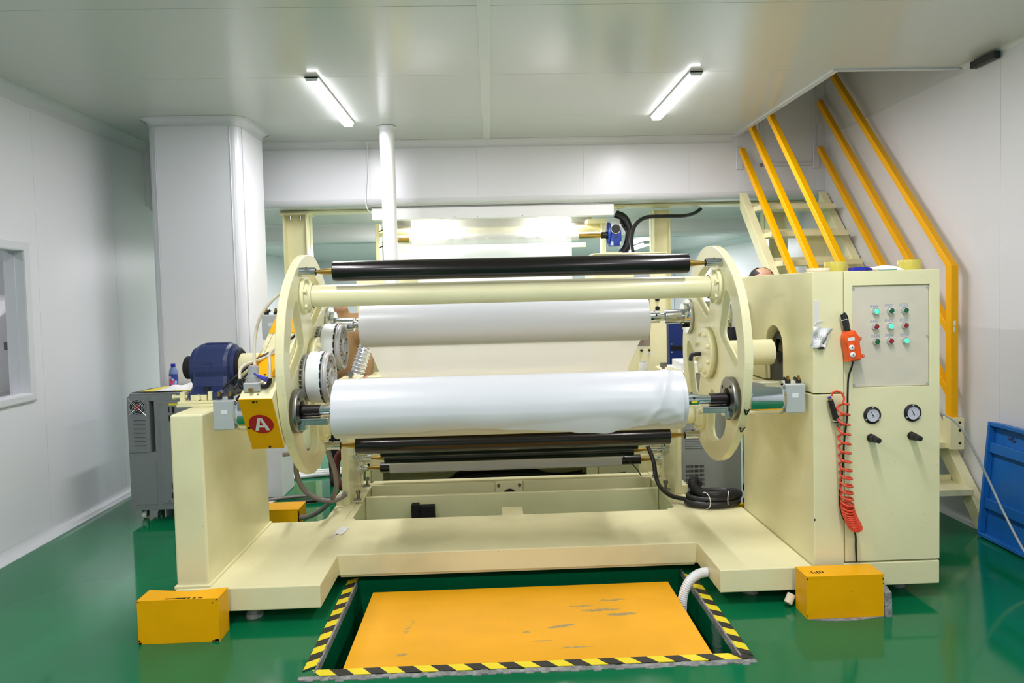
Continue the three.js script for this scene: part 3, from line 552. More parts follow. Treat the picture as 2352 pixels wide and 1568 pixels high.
// ---------------------------------------------------------------- film rolls
function rollOfFilm(y, z, r, label) {
  const x0 = -.748, x1 = .908; const t = thing('film_roll', label, 'roll', [.08, y - r, z]);
  part(t, 'wound_film', lathe([[0, .05], [0, r - .003], [.003, r], [x1 - x0 - .003, r], [x1 - x0, r - .003], [x1 - x0, .05]], [x0, y, z], [x1, y, z], 72), M.film);
  part(t, 'core', [lathe([[0, .036], [0, .05], [.008, .05], [.008, .036]], [x0 - .008, y, z], [x1, y, z]), lathe([[0, .036], [0, .05], [.008, .05], [.008, .036]], [x1, y, z], [x1 + 1, y, z])], M.filmEdge);
  return t;
}
const RA = rollOfFilm(.975, -3.26, .14, 'white film roll in front with a loose crumpled sheet end');
{ // loose outer lap hanging off the front of the roll
  const cut = [[-.745, .883], [-.70, .884], [-.568, .876], [-.369, .873], [-.21, .88], [-.07, .888], [.131, .875], [.332, .863], [.412, .85], [.523, .842], [.615, .862], [.68, .877], [.737, .884], [.772, .89], [.783, .879], [.85, .888], [.885, .886]];
  const edge = (x) => { for (let i = 0; i < cut.length - 1; i++) if (x <= cut[i + 1][0]) { const f = (x - cut[i][0]) / (cut[i + 1][0] - cut[i][0]), s = f * f * (3 - 2 * f); return cut[i][1] + (cut[i + 1][1] - cut[i][1]) * s; } return cut[cut.length - 1][1]; };
  const rows = [], R = .1425, N = 34, NX = 150;
  for (let i = 0; i <= N; i++) { const row = []; for (let j = 0; j <= NX; j++) {
    const x = -.745 + (1.63) * j / NX, yb = edge(x); const f = i / N;
    let y, z; const arcEnd = .6, crest = Math.max(0, (x - .55) / .35);
    if (f < arcEnd) { const a = (1.9 - f / arcEnd * 1.98); y = .975 + R * Math.sin(a); z = -3.26 + R * Math.cos(a); }
    else { const k = (f - arcEnd) / (1 - arcEnd), y0 = .975 + R * Math.sin(-.08), z0 = -3.26 + R * Math.cos(-.08); y = y0 + (yb - y0) * k; z = z0 - .012 * k * k * (x < .0 ? 1.8 : 1); const drop = (.975 - y); const zr = -3.26 + Math.sqrt(Math.max(0, R * R - drop * drop)); z = Math.max(z - .02 * k, zr + .001); }
    // creases running down from the right-hand edge, and slow billows along the hem
    const hang = Math.max(0, f - .35) / .65; const bil = .006 * hang * (Math.sin(x * 7.5 + .6) + .5 * Math.sin(x * 17 + 2));
    const line = x - (.83 - .16 * Math.max(0, f - .2)), cre = crest * (.009 * Math.exp(-(line * line) / .00035) + .005 * Math.exp(-Math.pow((x - (.7 + .2 * f)) / .03, 2)) + .0012 * Math.sin(42 * (x + f * .7)) * hang);
    const a2 = Math.atan2(y - .975, z + 3.26); const o = Math.max(0, bil * .6 + .004 * hang) + cre; y += o * Math.sin(a2); z += o * Math.cos(a2); row.push(V(x, y, z)); } rows.push(row); }
  part(RA, 'loose_sheet', sheet(rows, .0006), M.film, { label: 'loose wavy end of white film' });
}
const RB = rollOfFilm(1.347, -3.98, .13, 'white film roll at the back of the turret, feeding a web downwards');
{
  const rows = []; const pth = []; for (let i = 0; i <= 8; i++) { const a = (-150 + i * 6) * Math.PI / 180; pth.push([1.347 + .131 * Math.sin(a - 0), -3.98 + .131 * Math.cos(a)]); }
  pth.reverse();
  const path2 = [[1.22, -3.955], [1.216, -3.99], [1.218, -4.03], [1.2, -4.09], [1.12, -4.24], [.97, -4.50], [.8, -4.61], [.6, -4.69], [.45, -4.712], [.36, -4.718], [.315, -4.721], [.286, -4.731], [.273, -4.765], [.286, -4.80]];
  const c = new THREE.CatmullRomCurve3(path2.map(([y, z]) => V(0, y, z)), false, 'centripetal').getPoints(60);
  for (const p of c) { const row = []; for (let j = 0; j <= 24; j++) { const f = j / 24, x = -.745 + 1.65 * f; const nar = Math.min(1, Math.max(0, (-4.0 - p.z) / .08)) * .012; row.push(V(x + (f < .5 ? nar : -nar) * Math.abs(f - .5) * 2, p.y, p.z + .001 * Math.sin(x * 9 + p.y * 30))); } rows.push(row); }
  part(RB, 'hanging_web', sheet(rows), M.web);
}
function airShaft(y, z, label) {
  const t = thing('air_shaft', label, 'shaft', [.08, y - .036, z], 'shafts through the film rolls');
  part(t, 'shaft_body', [cylX(-.765, .985, y, z, .0355, 36), cylX(-.757, -.775, y, z, .0385, 36)], M.chrome);
  part(t, 'journal', cylX(-.83, -.765, y, z, .022, 28), M.chrome); part(t, 'journal', cylX(.985, 1.055, y, z, .0235, 28), M.chrome);
  for (const [x, a] of [[.94, -.35], [.955, 1.2], [.962, .3]]) part(t, 'valve', rod([x, y + .033 * Math.sin(a), z + .033 * Math.cos(a)], [x, y + .0362 * Math.sin(a), z + .0362 * Math.cos(a)], .006, .006, 12), M.blackMatt);
  return t;
}
{ const a = airShaft(.973, -3.26, 'chrome shaft with a yellow tag through the front film roll');
  part(a, 'tag', (() => { const g = prismZ([[.952, -.006], [.975, -.006], [.979, 0], [.975, .006], [.952, .006], [.948, 0]], 0, .001); g.translate(0, .966, -3.2252); return g; })(), M.tapeYellow);
  airShaft(1.35, -3.98, 'chrome shaft through the rear film roll'); }

// ---------------------------------------------------------------- control cabinet with the right bearing housing
const CZ = -3.15;
function canvasTex(w, h, draw) { const c = document.createElement('canvas'); c.width = w; c.height = h; draw(c.getContext('2d'), w, h); const t = new THREE.CanvasTexture(c); t.colorSpace = THREE.SRGBColorSpace; return t; }
function card(w, h, x, y, z, tilt = 0) { const g = new THREE.PlaneGeometry(w, h); if (tilt) g.rotateZ(tilt); g.translate(x, y, z); return g; }
const glyphs = { // small stroke drawings standing for the printed characters, on a 10 x 10 grid
  shou: [[2, 1, 2, 9], [2, 5, 4, 5], [5, 1, 4, 3], [4, 3, 9, 3], [8, 3, 4, 9], [5, 5, 9, 9]], juan: [[1, 3, 9, 3], [1, 5, 9, 5], [5, 1, 5, 5], [5, 5, 1, 9], [5, 5, 9, 8], [4, 7, 7, 7], [4, 7, 4, 9], [4, 9, 8, 9]],
  zhou: [[1, 3, 5, 3], [3, 1, 1, 6], [1, 6, 5, 6], [3, 3, 3, 9], [6, 3, 6, 9], [9, 3, 9, 9], [6, 3, 9, 3], [6, 6, 9, 6], [6, 9, 9, 9], [7.5, 1, 7.5, 9]], qi: [[2, 2, 9, 2], [2, 2, 1, 9], [2, 4, 9, 4], [9, 2, 9, 4], [4, 6, 9, 6], [4, 6, 4, 9], [9, 6, 9, 9], [4, 9, 9, 9]],
  ting: [[3, 1, 1, 4], [2, 3, 2, 9], [4, 2, 10, 2], [5, 4, 9, 4], [4, 6, 10, 6], [7, 6, 7, 9], [5, 7, 9, 7]], dong: [[1, 2, 5, 2], [1, 4, 5, 4], [3, 4, 1, 8], [1, 8, 5, 8], [5, 4, 10, 4], [9, 4, 8, 9], [7, 1, 6, 9]],
  zhi: [[5, 1, 5, 9], [5, 4, 9, 4], [2, 4, 2, 9], [1, 9, 10, 9]], zheng: [[1, 1, 9, 1], [5, 1, 5, 9], [5, 5, 9, 5], [2, 5, 2, 9], [1, 9, 10, 9]], fan: [[2, 2, 9, 1], [2, 2, 1, 9], [3, 4, 8, 4], [8, 4, 3, 9], [4, 5, 9, 9]],
  xiang: [[5, 0, 4, 2], [1, 3, 9, 3], [1, 3, 1, 9], [9, 3, 9, 9], [3, 5, 7, 5], [3, 5, 3, 8], [7, 5, 7, 8], [3, 8, 7, 8]], fanz: [[1, 2, 5, 2], [1, 4, 5, 4], [3, 1, 3, 9], [1, 6, 5, 6], [1, 9, 5, 9], [7, 1, 6, 9], [9, 1, 9, 9], [6, 4, 10, 4], [6, 7, 10, 7]],
};
const signs = [['shou', 'juan', 'qi', 'dong'], 'A', 'S3', ['shou', 'juan', 'ting', 'zhi'], 'B', 'S4', ['zheng', 'xiang', 'fanz', 'zhou'], ['fan', 'xiang', 'fanz', 'zhou'], 'EPC'];
function signTex(s) {
  return canvasTex(160, 48, (c, w, h) => {
    c.fillStyle = '#d9dadd'; c.fillRect(0, 0, w, h); c.strokeStyle = '#4a5064'; c.lineWidth = 4; c.strokeRect(2, 2, w - 4, h - 4); c.lineWidth = 2.6; c.strokeStyle = '#3c4050'; c.fillStyle = '#3c4050';
    let list = s, x = 16; if (typeof s === 'string') { if (s[0] === 'S') list = ['shou', 'fan', s === 'S3' ? 'dong' : 'zheng', 'juan']; else { c.font = 'bold 30px sans-serif'; c.fillText(s, 12, 35); x = s === 'EPC' ? 78 : 38; list = s === 'EPC' ? ['qi', 'ting'] : ['zhou', 'qi', 'ting']; } }
    for (const k of list) { for (const [a, b, d, e] of glyphs[k]) { c.beginPath(); c.moveTo(x + a * 2.9, 9 + b * 2.9); c.lineTo(x + d * 2.9, 9 + e * 2.9); c.stroke(); } x += 34; }
  });
}
{
  const cb = thing('control_cabinet', 'tall cream control cabinet with push buttons, gauges and the right turret bearing', 'cabinet', [1.8, 0, -3.6]);
  const arch = [[CZ, 1.003], [-3.485, 1.003], [-3.485, 1.185]]; for (let i = 1; i < 14; i++) { const a = i / 14 * Math.PI; arch.push([-3.6005 + .1155 * Math.cos(a), 1.188 + .1155 * Math.sin(a)]); } arch.push([-3.716, 1.185], [-3.716, 1.003], [-4.055, 1.003], [-4.055, 1.573], [CZ, 1.573]);
  part(cb, 'upper_housing', prismX(arch, 1.505, 1.6505, .003), M.cream);
  part(cb, 'lower_housing', bx(1.505, 1.6505, .176, .996, -4.055, CZ, .006), M.creamDirty);
  const brg = part(cb, 'bearing', [lathe([[0, .07], [0, .112], [.02, .112], [.025, .105], [.03, .085], [.03, .07]], [1.57, 1.16, TZ], [1, 1.16, TZ], 48)], M.black);
  part(brg, 'bearing_foot', bx(1.53, 1.57, .998, 1.16, TZ - .09, TZ + .11, .01), M.black);
  part(cb, 'body', [bx(1.6505, 2.112, .19, 1.573, -4.055, CZ - .014, .004)], M.cream);
  part(cb, 'plinth', [bx(1.505, 2.112, .072, .184, -4.055, CZ, .005)], M.cream);
  for (const [x, z] of [[1.6, -3.3], [2.0, -3.3], [1.6, -3.95], [2.0, -3.95]]) part(cb, 'levelling_foot', cylY(x, 0, .073, z, .03, 18), M.concrete);
  { const s = new THREE.Shape([[1.6545, .193], [2.111, .193], [2.111, 1.572], [1.6545, 1.572]].map(p => new THREE.Vector2(...p)));
    s.holes.push(new THREE.Path([[1.694, 1.024], [2.064, 1.024], [2.064, 1.504], [1.694, 1.504]].map(p => new THREE.Vector2(...p))));
    const g = new THREE.ExtrudeGeometry(s, { depth: .012, bevelEnabled: true, bevelSize: .0015, bevelThickness: .0015, bevelOffset: -.0015 }); g.translate(0, 0, CZ - .013); part(cb, 'door', g, M.cream); }
  const pn = part(cb, 'control_panel', bx(1.697, 2.061, 1.026, 1.499, CZ - .012, CZ - .006, .001), M.panel);
  const pz = CZ - .006;
  for (const [x, y] of [[1.701, 1.49], [2.055, 1.49], [1.701, 1.26], [2.055, 1.26], [1.702, 1.035], [2.055, 1.035]]) part(pn, 'screw', [cylZ(x, y, pz, pz + .003, .0055, 14)], M.steel);
  const caps = ['L', 'G', 'G', 'R', 'L', 'R', 'G', 'R', 'L'], bxs = [[1.807, 1.38], [1.878, 1.381], [1.947, 1.381], [1.806, 1.308], [1.876, 1.309], [1.947, 1.31], [1.81, 1.238], [1.876, 1.239], [1.95, 1.239]], lab = [[1.801, 1.403], [1.872, 1.405], [1.942, 1.405], [1.801, 1.333], [1.872, 1.335], [1.943, 1.335], [1.806, 1.262], [1.873, 1.264], [1.946, 1.265]];
  bxs.forEach(([x, y], i) => {
    x -= .003; y += .001; const b = part(cb, 'push_button', [lathe([[0, .0155], [.004, .0155], [.005, .0145], [.017, .0142], [.0185, .0125], [.0185, .011], [.012, .011]], [x, y, pz], [x, y, pz + 1], 28)], M.chrome, { label: { L: 'lit green push button', G: 'dark green push button', R: 'dark red push button' }[caps[i]] });
    part(b, 'button_cap', lathe([[0, .0108], [.016, .0108], [.0185, .009], [.019, .001]], [x, y, pz], [x, y, pz + 1], 24), { L: M.capLit, G: M.capGreen, R: M.capRed }[caps[i]]);
    part(cb, 'label_plate', card(.0385, .0118, lab[i][0], lab[i][1] + .002, pz + .0006), S({ map: signTex(signs[i]), roughness: .5 }), { keepUV: true });
  });
  // gauges and regulators
  const dial = canvasTex(256, 256, (c, w) => { c.fillStyle = '#d8d8e2'; c.fillRect(0, 0, w, w); c.translate(128, 128); c.strokeStyle = '#5c5c66'; c.fillStyle = '#44444c';
    for (let k = 0; k <= 50; k++) { const a = (135 + k * 5.4) * Math.PI / 180, r = k % 5 ? 84 : 76; c.lineWidth = k % 5 ? 2 : 3.5; c.beginPath(); c.moveTo(r * Math.cos(a), r * Math.sin(a)); c.lineTo(94 * Math.cos(a), 94 * Math.sin(a)); c.stroke(); }
    c.font = '20px sans-serif'; c.textAlign = 'center'; for (let k = 0; k <= 10; k += 2) { const a = (135 + k * 27) * Math.PI / 180; c.fillText(String(k / 10), 60 * Math.cos(a), 60 * Math.sin(a) + 7); } c.font = 'bold 20px sans-serif'; c.fillText('MPa', 0, 42); });
  for (const [x, y] of [[1.785, .892], [1.979, .897]]) {
    const g = part(cb, 'pressure_gauge', [lathe([[0, .001], [0, .0415], [.005, .0415], [.007, .04], [.007, .032], [.012, .032], [.013, .031], [.013, .0305], [.009, .0305], [.009, .001]], [x, y, CZ], [x, y, CZ + 1], 48)], M.black, { label: 'round pressure gauge with a black flange' });
    const dg = new THREE.CircleGeometry(.0304, 40); dg.translate(x, y, CZ + .0098); part(g, 'dial', dg, S({ map: dial, roughness: .5 }), { keepUV: true });
    part(g, 'needle', [(() => { const q = pbx(-.0011, .0011, -.012, .02, 0, .001); q.rotateZ(.5); q.translate(x, y, CZ + .0105); return q; })(), cylZ(x, y, CZ + .0098, CZ + .0125, .0028, 14)], M.ink);
    const gl = new THREE.CircleGeometry(.0306, 36); gl.translate(x, y, CZ + .0128); part(g, 'lens', gl, M.glass);
    for (const a of [90, 212, -32]) part(g, 'screw', cylZ(x + .0365 * Math.cos(a * Math.PI / 180), y + .0365 * Math.sin(a * Math.PI / 180), CZ + .007, CZ + .0095, .0045, 12), M.steel);
  }
  for (const [x, y] of [[1.779, .784], [1.974, .788]]) part(cb, 'regulator_knob', [cylZ(x, y, CZ, CZ + .008, .0205, 8), lathe([[0, .017], [.03, .0165], [.032, .0135], [.06, .0128], [.062, .011], [.062, .001]], [x, y, CZ + .008], [x, y, CZ + 1], 24)], M.rubber, { label: 'black screw knob of an air regulator' });
  part(cb, 'wear_mark', [card(.006, .012, 1.495 + .013, .40, CZ + .0003)], M.ink);
}
// hanging on the cabinet front
{
  const p = thing('pendant_switch', 'orange two-button pendant switch hanging on the cabinet front', 'switch', [1.67, 1.16, CZ + .03]);
  const rot = (g) => { g.rotateZ(.13); g.translate(1.669, 1.217, CZ); return g; };
  const body = []; const poly = [[-.033, -.062], [.03, -.062], [.036, -.055], [.036, .02], [.04, .03], [.038, .048], [.03, .058], [.022, .078], [-.022, .078], [-.026, .066], [-.03, .06], [-.034, .045], [-.034, .03], [-.031, .02], [-.031, -.055]];
  part(p, 'case', [rot(prismZ(poly, .008, .052, .006)), rot(prismZ(poly.map(([a, b]) => [a * .78 - .004, b * .9 - .002]), .05, .06, .004)), rot(cylZ(.04, .038, .01, .05, .008, 14)), rot(cylZ(.042, -.045, .01, .05, .008, 14)), rot(bx(.006, .008, -.05, .03, .05, .063, .001))], M.orange);
  part(p, 'push_button', rot(lathe([[0, .0125], [.006, .0125], [.009, .009], [.0095, .001]], [-.012, .004, .058], [-.012, .004, 1])), M.white); part(p, 'push_button', rot(lathe([[0, .0125], [.006, .0125], [.009, .009], [.0095, .001]], [-.012, -.03, .058], [-.012, -.03, 1])), M.white);
  part(p, 'arrow_mark', [rot(letters('^', .012, .0006).translate(-.012, .005, .0682)), rot(letters('v', .009, .0006).translate(-.012, -.03, .0682))], M.ink);
  part(p, 'rating_plate', rot(bx(-.024, .008, .036, .05, .0595, .0605, .0004)), M.white);
  part(p, 'screw', rot(cylZ(.04, .038, .05, .0535, .004, 10)), M.steel); part(p, 'screw', rot(cylZ(.042, -.045, .05, .0535, .004, 10)), M.steel);
  part(p, 'sleeve', [rod([1.635, 1.372, CZ + .022], [1.655, 1.29, CZ + .03], .011, .0125, 16)], M.rubber);
  part(p, 'cable_tie', [(() => { const g = new THREE.TorusGeometry(.0125, .0016, 8, 20); g.rotateX(Math.PI / 2 - .2); g.rotateZ(.2); g.translate(1.641, 1.345, CZ + .025); return g; })()], M.white);
  part(p, 'hanging_loop', tube([[1.637, 1.368, CZ + .02], [1.645, 1.378, CZ + .018], [1.658, 1.366, CZ + .014], [1.668, 1.33, CZ + .012], [1.672, 1.29, CZ + .02]], .0035, 30, 8), M.hoseBlack);
  part(p, 'cord', tube([[1.678, 1.157, CZ + .03], [1.677, 1.13, CZ + .025], [1.668, 1.08, CZ + .012], [1.664, 1.0, CZ + .01], [1.662, .9, CZ + .01], [1.648, .8, CZ + .012], [1.64, .7, CZ + .012], [1.636, .62, CZ + .01], [1.622, .53, CZ + .012], [1.624, .46, CZ + .015], [1.64, .40, CZ + .02], [1.675, .365, CZ + .02], [1.695, .33, CZ + .014], [1.70, .26, CZ + .01], [1.702, .195, CZ + .012]], .0042, 120, 8), M.hoseBlack);
  const h = thing('coiled_air_hose', 'orange-red coiled air hose hanging down the cabinet front', 'hose', [1.65, .36, CZ + .04]);
  const pts = []; const z0 = CZ + .042; pts.push(V(1.577, .992, z0 - .012), V(1.582, 1.008, z0 - .012), V(1.6, 1.014, z0 - .01), V(1.62, 1.006, z0 - .006), V(1.63, .985, z0), V(1.622, .96, z0 + .01));
  const T = 23, n = 18; for (let i = 0; i <= T * n; i++) { const u = i / n, a = -u * Math.PI * 2 + .3; let y, cx, r = .0265, cz = z0 - .004;
    if (u < 13) { y = .955 - .49 * (1 - Math.pow(1 - u / 13, 1.3)) - .0; cx = 1.627 + .0015 * u; } else { const q = (u - 13) / 10; y = .465 - .085 * Math.pow(q, .9); cx = 1.6465 + .03 * Math.pow(q, 1.3); r = .0265 + .003 * q; cz += .008 * q; }
    const k = Math.max(0, Math.min(1, (u - 11) / 4)); pts.push(V(cx + r * Math.cos(a), y - .006 * Math.sin(a) * (1 - k) - k * (.017 * Math.sin(a) - .004 * Math.cos(a)), cz + r * .95 * Math.sin(a))); }
  part(h, 'coil', new THREE.TubeGeometry(new THREE.CatmullRomCurve3(pts, false, 'centripetal'), 900, .0047, 8, false), M.coil);
  const gn = thing('air_gun', 'black air blow gun clipped on the cabinet beside the coiled hose', 'air gun', [1.59, .83, CZ + .02]);
  part(gn, 'grip', [rod([1.575, .972, CZ + .022], [1.606, .868, CZ + .022], .0125, .0135, 16)], M.rubber);
  part(gn, 'inlet', [rod([1.571, .985, CZ + .022], [1.575, .972, CZ + .022], .007, .009, 12)], M.brass); part(gn, 'release_ring', rod([1.5705, .988, CZ + .022], [1.572, .982, CZ + .022], .009, .009, 12), M.purple);
  part(gn, 'nozzle', [rod([1.606, .868, CZ + .022], [1.614, .838, CZ + .022], .009, .008, 14)], M.dullSteel); part(gn, 'clip', [bx(1.586, 1.632, .872, .878, CZ, CZ + .04, .002)], M.steel);
  const bg = thing('label_bag', 'crumpled clear bag with a printed white label taped on the cabinet corner', 'bag', [1.53, 1.22, CZ + .01]);
  const rows = []; for (let i = 0; i <= 14; i++) { const r = []; for (let j = 0; j <= 14; j++) { const u = j / 14, v = i / 14; const w = .082 - .012 * v, x = 1.5 - .012 * v + u * w + .02 * u * (1 - v) * .5, y = 1.318 - v * .098 - u * .012 + .02 * u * v * .6; r.push(V(x, y, CZ + .012 + .006 * Math.sin(u * 9 + v * 4) + .004 * Math.sin(v * 11 - u * 5))); } rows.push(r); }
  const lt = canvasTex(256, 256, (c, w) => { c.fillStyle = '#e6e6e4'; c.fillRect(0, 0, w, w); c.fillStyle = '#6a6c72'; for (let k = 0; k < 7; k++) for (let y = 20; y < 220; y += 14 + hash(k, y, 5) * 14) c.fillRect(20 + k * 22, y, 3 + hash(y, k, 8) * 4, 4 + hash(y, k, 3) * 8); c.fillStyle = '#222'; for (let y = 40; y < 190; y += 5) c.fillRect(196, y, 34, 1 + hash(y, 2, 9) * 3.4); });
  part(bg, 'label_sheet', sheet(rows, .0004), S({ map: lt, roughness: .6 }), { keepUV: true });
  part(bg, 'tape', [bx(1.507, 1.535, 1.31, 1.44, CZ + .0005, CZ + .0012, .0002)], M.clearFilm); part(bg, 'string', tube([[1.5, 1.32, CZ + .012], [1.52, 1.338, CZ + .008], [1.55, 1.345, CZ + .004]], .0015, 16, 6), M.white); part(bg, 'clip', bx(1.527, 1.55, 1.212, 1.222, CZ + .002, CZ + .02, .002), M.blackMatt);
}
// on top of the cabinet
{
  const y = 1.5735;
  const ring = (x, z, r0, r1, h) => lathe([[0, r0], [0, r1], [h, r1], [h, r0], [0, r0]], [x, y, z], [x, y + 1, z], 40);
  const t1 = thing('packing_tape', 'roll of clear yellowish tape on the cabinet beside the masking tape', 'tape roll', [1.68, y, -3.28], 'tape rolls on the cabinet'); part(t1, 'tape', ring(1.68, -3.28, .042, .0515, .048), M.packTape); part(t1, 'core', ring(1.68, -3.28, .038, .042, .048), M.packCore);
  const t2 = thing('packing_tape', 'roll of clear yellowish tape at the right end of the cabinet top', 'tape roll', [2.035, y, -3.26], 'tape rolls on the cabinet'); part(t2, 'tape', ring(2.035, -3.26, .042, .0515, .048), M.packTape); part(t2, 'core', ring(2.035, -3.26, .038, .042, .048), M.packCore);
  const t3 = thing('masking_tape', 'flat beige roll of masking tape on the left end of the cabinet top', 'tape roll', [1.575, y, -3.24]); part(t3, 'tape', ring(1.575, -3.24, .04, .052, .018), M.maskTape); part(t3, 'core', ring(1.575, -3.24, .037, .04, .018), M.packCore);
  const k = thing('utility_knife', 'blue tape dispenser lying on the cabinet top between the tapes', 'tool', [1.76, y, -3.2]); part(k, 'body', [prismZ([[1.717, y + .001], [1.815, y + .001], [1.815, y + .01], [1.795, y + .016], [1.77, y + .019], [1.72, y + .017]], -3.235, -3.19, .003)], M.blueKnife); part(k, 'slider', bx(1.776, 1.798, y + .004, y + .009, -3.191, -3.186, .002), M.black);
  const gl = thing('glove', 'white cotton glove lying on the cabinet top beside the right tape roll', 'glove', [1.93, y, -3.27]);
  const hp = []; for (let i = 0; i <= 12; i++) { const r = []; for (let j = 0; j <= 12; j++) { const u = j / 12, v = i / 12, e = Math.sin(u * Math.PI) * Math.sin(v * Math.PI); r.push(V(1.865 + .12 * u + .01 * Math.sin(v * 6), y + .001 + .024 * Math.pow(e, .6) + .004 * Math.sin(u * 14 + v * 7) * e, -3.22 - .11 * v)); } hp.push(r); } part(gl, 'cloth', sheet(hp), M.glove);
  const fg = []; for (let i = 0; i < 4; i++) fg.push(tube([[1.87, y + .008, -3.235 - i * .02], [1.845, y + .01, -3.232 - i * .022], [1.825 - .004 * i, y + .007, -3.236 - i * .024]], .0075, 10, 8)); part(gl, 'finger', fg, M.glove);
  solo('cutting_mat', 'thin teal card on the cabinet top beside the white glove', 'card', bx(1.84, 1.92, y, y + .003, -3.19, -3.17, .001), M.teal);
}
// ---------------------------------------------------------------- yellow guard boxes, lift plate and hazard tape
function chips(list) { return list.map(([x, y, z, w, h]) => bx(x, x + w, y, y + h, z - .0006, z + .0006, 0)); }
{
  const a = thing('guard_box', 'yellow sheet metal foot guard at the left pedestal, open notch at the back', 'guard box', [-1.41, 0, -3.05]);
  part(a, 'cover', [bx(-1.59, -1.235, .0, .1835, -3.012, -3.0, .001), bx(-1.59, -1.578, .0, .1835, -3.112, -3.0122, .001), bx(-1.247, -1.235, .0, .1835, -3.112, -3.0122, .001), prismY([[-1.59, -3.0], [-1.235, -3.0], [-1.235, -3.112], [-1.25, -3.112], [-1.40, -3.085], [-1.575, -3.112], [-1.59, -3.112]], 0.1836, .196, .001)], M.yellow);
  part(a, 'paint_chip', chips([[-1.5885, .001, -2.9995, .012, .008], [-1.588, .012, -2.9995, .006, .008], [-1.268, .002, -2.9995, .03, .006], [-1.256, .002, -2.9995, .018, .011], [-1.262, .173, -2.9995, .003, .006], [-1.244, .188, -2.9995, .004, .004], [-1.589, .188, -2.9995, .008, .003]]).concat([0, 1, 2, 3, 4, 5, 6].map(i => bx(-1.47 + i * .024, -1.45 + i * .022 + .012 * rnd(), .1955, .1968, -3.012 - .004 * rnd(), -3.005, 0))), M.oxide, { kind: 'stuff', label: 'worn dark chips in the yellow paint' });
  const b = thing('guard_box', 'yellow sheet metal foot guard in front of the control cabinet', 'guard box', [1.57, 0, -3.05]);
  part(b, 'cover', [bx(1.395, 1.75, .0, .1835, -3.005, -2.993, .001), bx(1.395, 1.407, .0, .1835, -3.11, -3.0052, .001), bx(1.738, 1.75, .0, .1835, -3.11, -3.0052, .001), bx(1.395, 1.75, .1836, .196, -3.11, -2.993, .001)], M.yellow);
  part(b, 'paint_chip', chips([[1.397, .18, -2.9925, .004, .01], [1.397, .01, -2.9925, .003, .01], [1.743, .17, -2.9925, .004, .008], [1.744, .15, -2.9925, .003, .004], [1.6, .12, -2.9925, .004, .003]]).concat([0, 1, 2, 3, 4, 5].map(i => bx(1.425 + i * .012, 1.43 + i * .012 + .004 * rnd(), .1955, .1966, -3.05 + .015 * rnd(), -3.03 + .01 * rnd(), 0))), M.oxide, { kind: 'stuff' });
  solo('concrete_shim', 'rough concrete block standing against the right yellow foot guard', 'block', prismX([[-3.09, 0], [-2.985, 0], [-2.99, .11], [-3.06, .135], [-3.09, .13]], 1.752, 1.785, .004), M.concrete);
  solo('floor_scar', 'patch of bare screed on the floor in front of the right foot guard', 'patch', prismY([[1.40, -2.99], [1.75, -2.99], [1.66, -2.975], [1.6, -2.962], [1.52, -2.966], [1.44, -2.975]], .0, .002), M.concrete);
  solo('pipe_offcut', 'small cream offcut of pipe lying beside the right foot guard', 'pipe offcut', rod([1.36, .02, -3.115], [1.385, .055, -3.13], .019, .019), M.maskTape);
  // lift plate
  const scratch = texture(512, (u, v) => {
    const base = hex(0xf0ab08), grey = hex(0x8b8578); let k = 0; const n = fbm(u, v, 90, 2, 77);
    const blob = (cx, cy, w, h, ang, dens) => { const c = Math.cos(ang), s = Math.sin(ang), dx = u - cx, dy = v - cy, a = (dx * c + dy * s) / w, b = (-dx * s + dy * c) / h; const d = a * a + b * b; if (d < 1) { const str = vnoise((dx * c + dy * s) * 60, (-dx * s + dy * c) * 420, 997, 12); if (str * .75 + n * .35 > dens + d * .25) k = Math.max(k, .8); } };
    blob(.605, .60, .045, .014, -.45, .12); blob(.735, .40, .075, .02, 0, .42); blob(.80, .47, .05, .02, 0, .3); blob(.79, .26, .045, .02, 0, .5); blob(.68, .335, .04, .012, 0, .45); blob(.15, .55, .012, .13, .1, .62); blob(.64, .86, .06, .01, -.05, .45); blob(.5, .66, .012, .012, 0, .3); blob(.15, .87, .012, .02, .6, .35); blob(.54, .77, .03, .008, 0, .4);
    if (hash(Math.floor(u * 512), Math.floor(v * 512), 4) > .9994) k = .6; const m = 1 + .05 * (fbm(u, v, 8, 3, 5) - .5);
    return base.map((c, i) => c * m * (1 - k) + grey[i] * k);
  });
  const x0 = -.64, x1 = .88, z0 = -3.455, z1 = -2.737;
  const lp = thing('lift_plate', 'scratched yellow steel lift table plate set in the floor pit', 'plate', [.12, -.05, -3.1]);
  const pl = part(lp, 'plate', bx(x0, x1, -.034, -.002, z0, z1, .003), P({ map: scratch, roughness: .38 }));
  { const p = pl.geometry.attributes.position, n = pl.geometry.attributes.normal, uv = pl.geometry.attributes.uv, b = absBase(lp); for (let i = 0; i < p.count; i++) uv.setXY(i, (p.getX(i) + b.x - x0) / (x1 - x0), (p.getZ(i) + b.z - z0) / (z1 - z0)); }
  scratch.repeat.set(1, 1);
  part(lp, 'scissor_base', [bx(-.5, .74, -.6, -.05, -3.4, -3.3, .004), bx(-.5, .74, -.6, -.05, -2.9, -2.8, .004)], M.black);
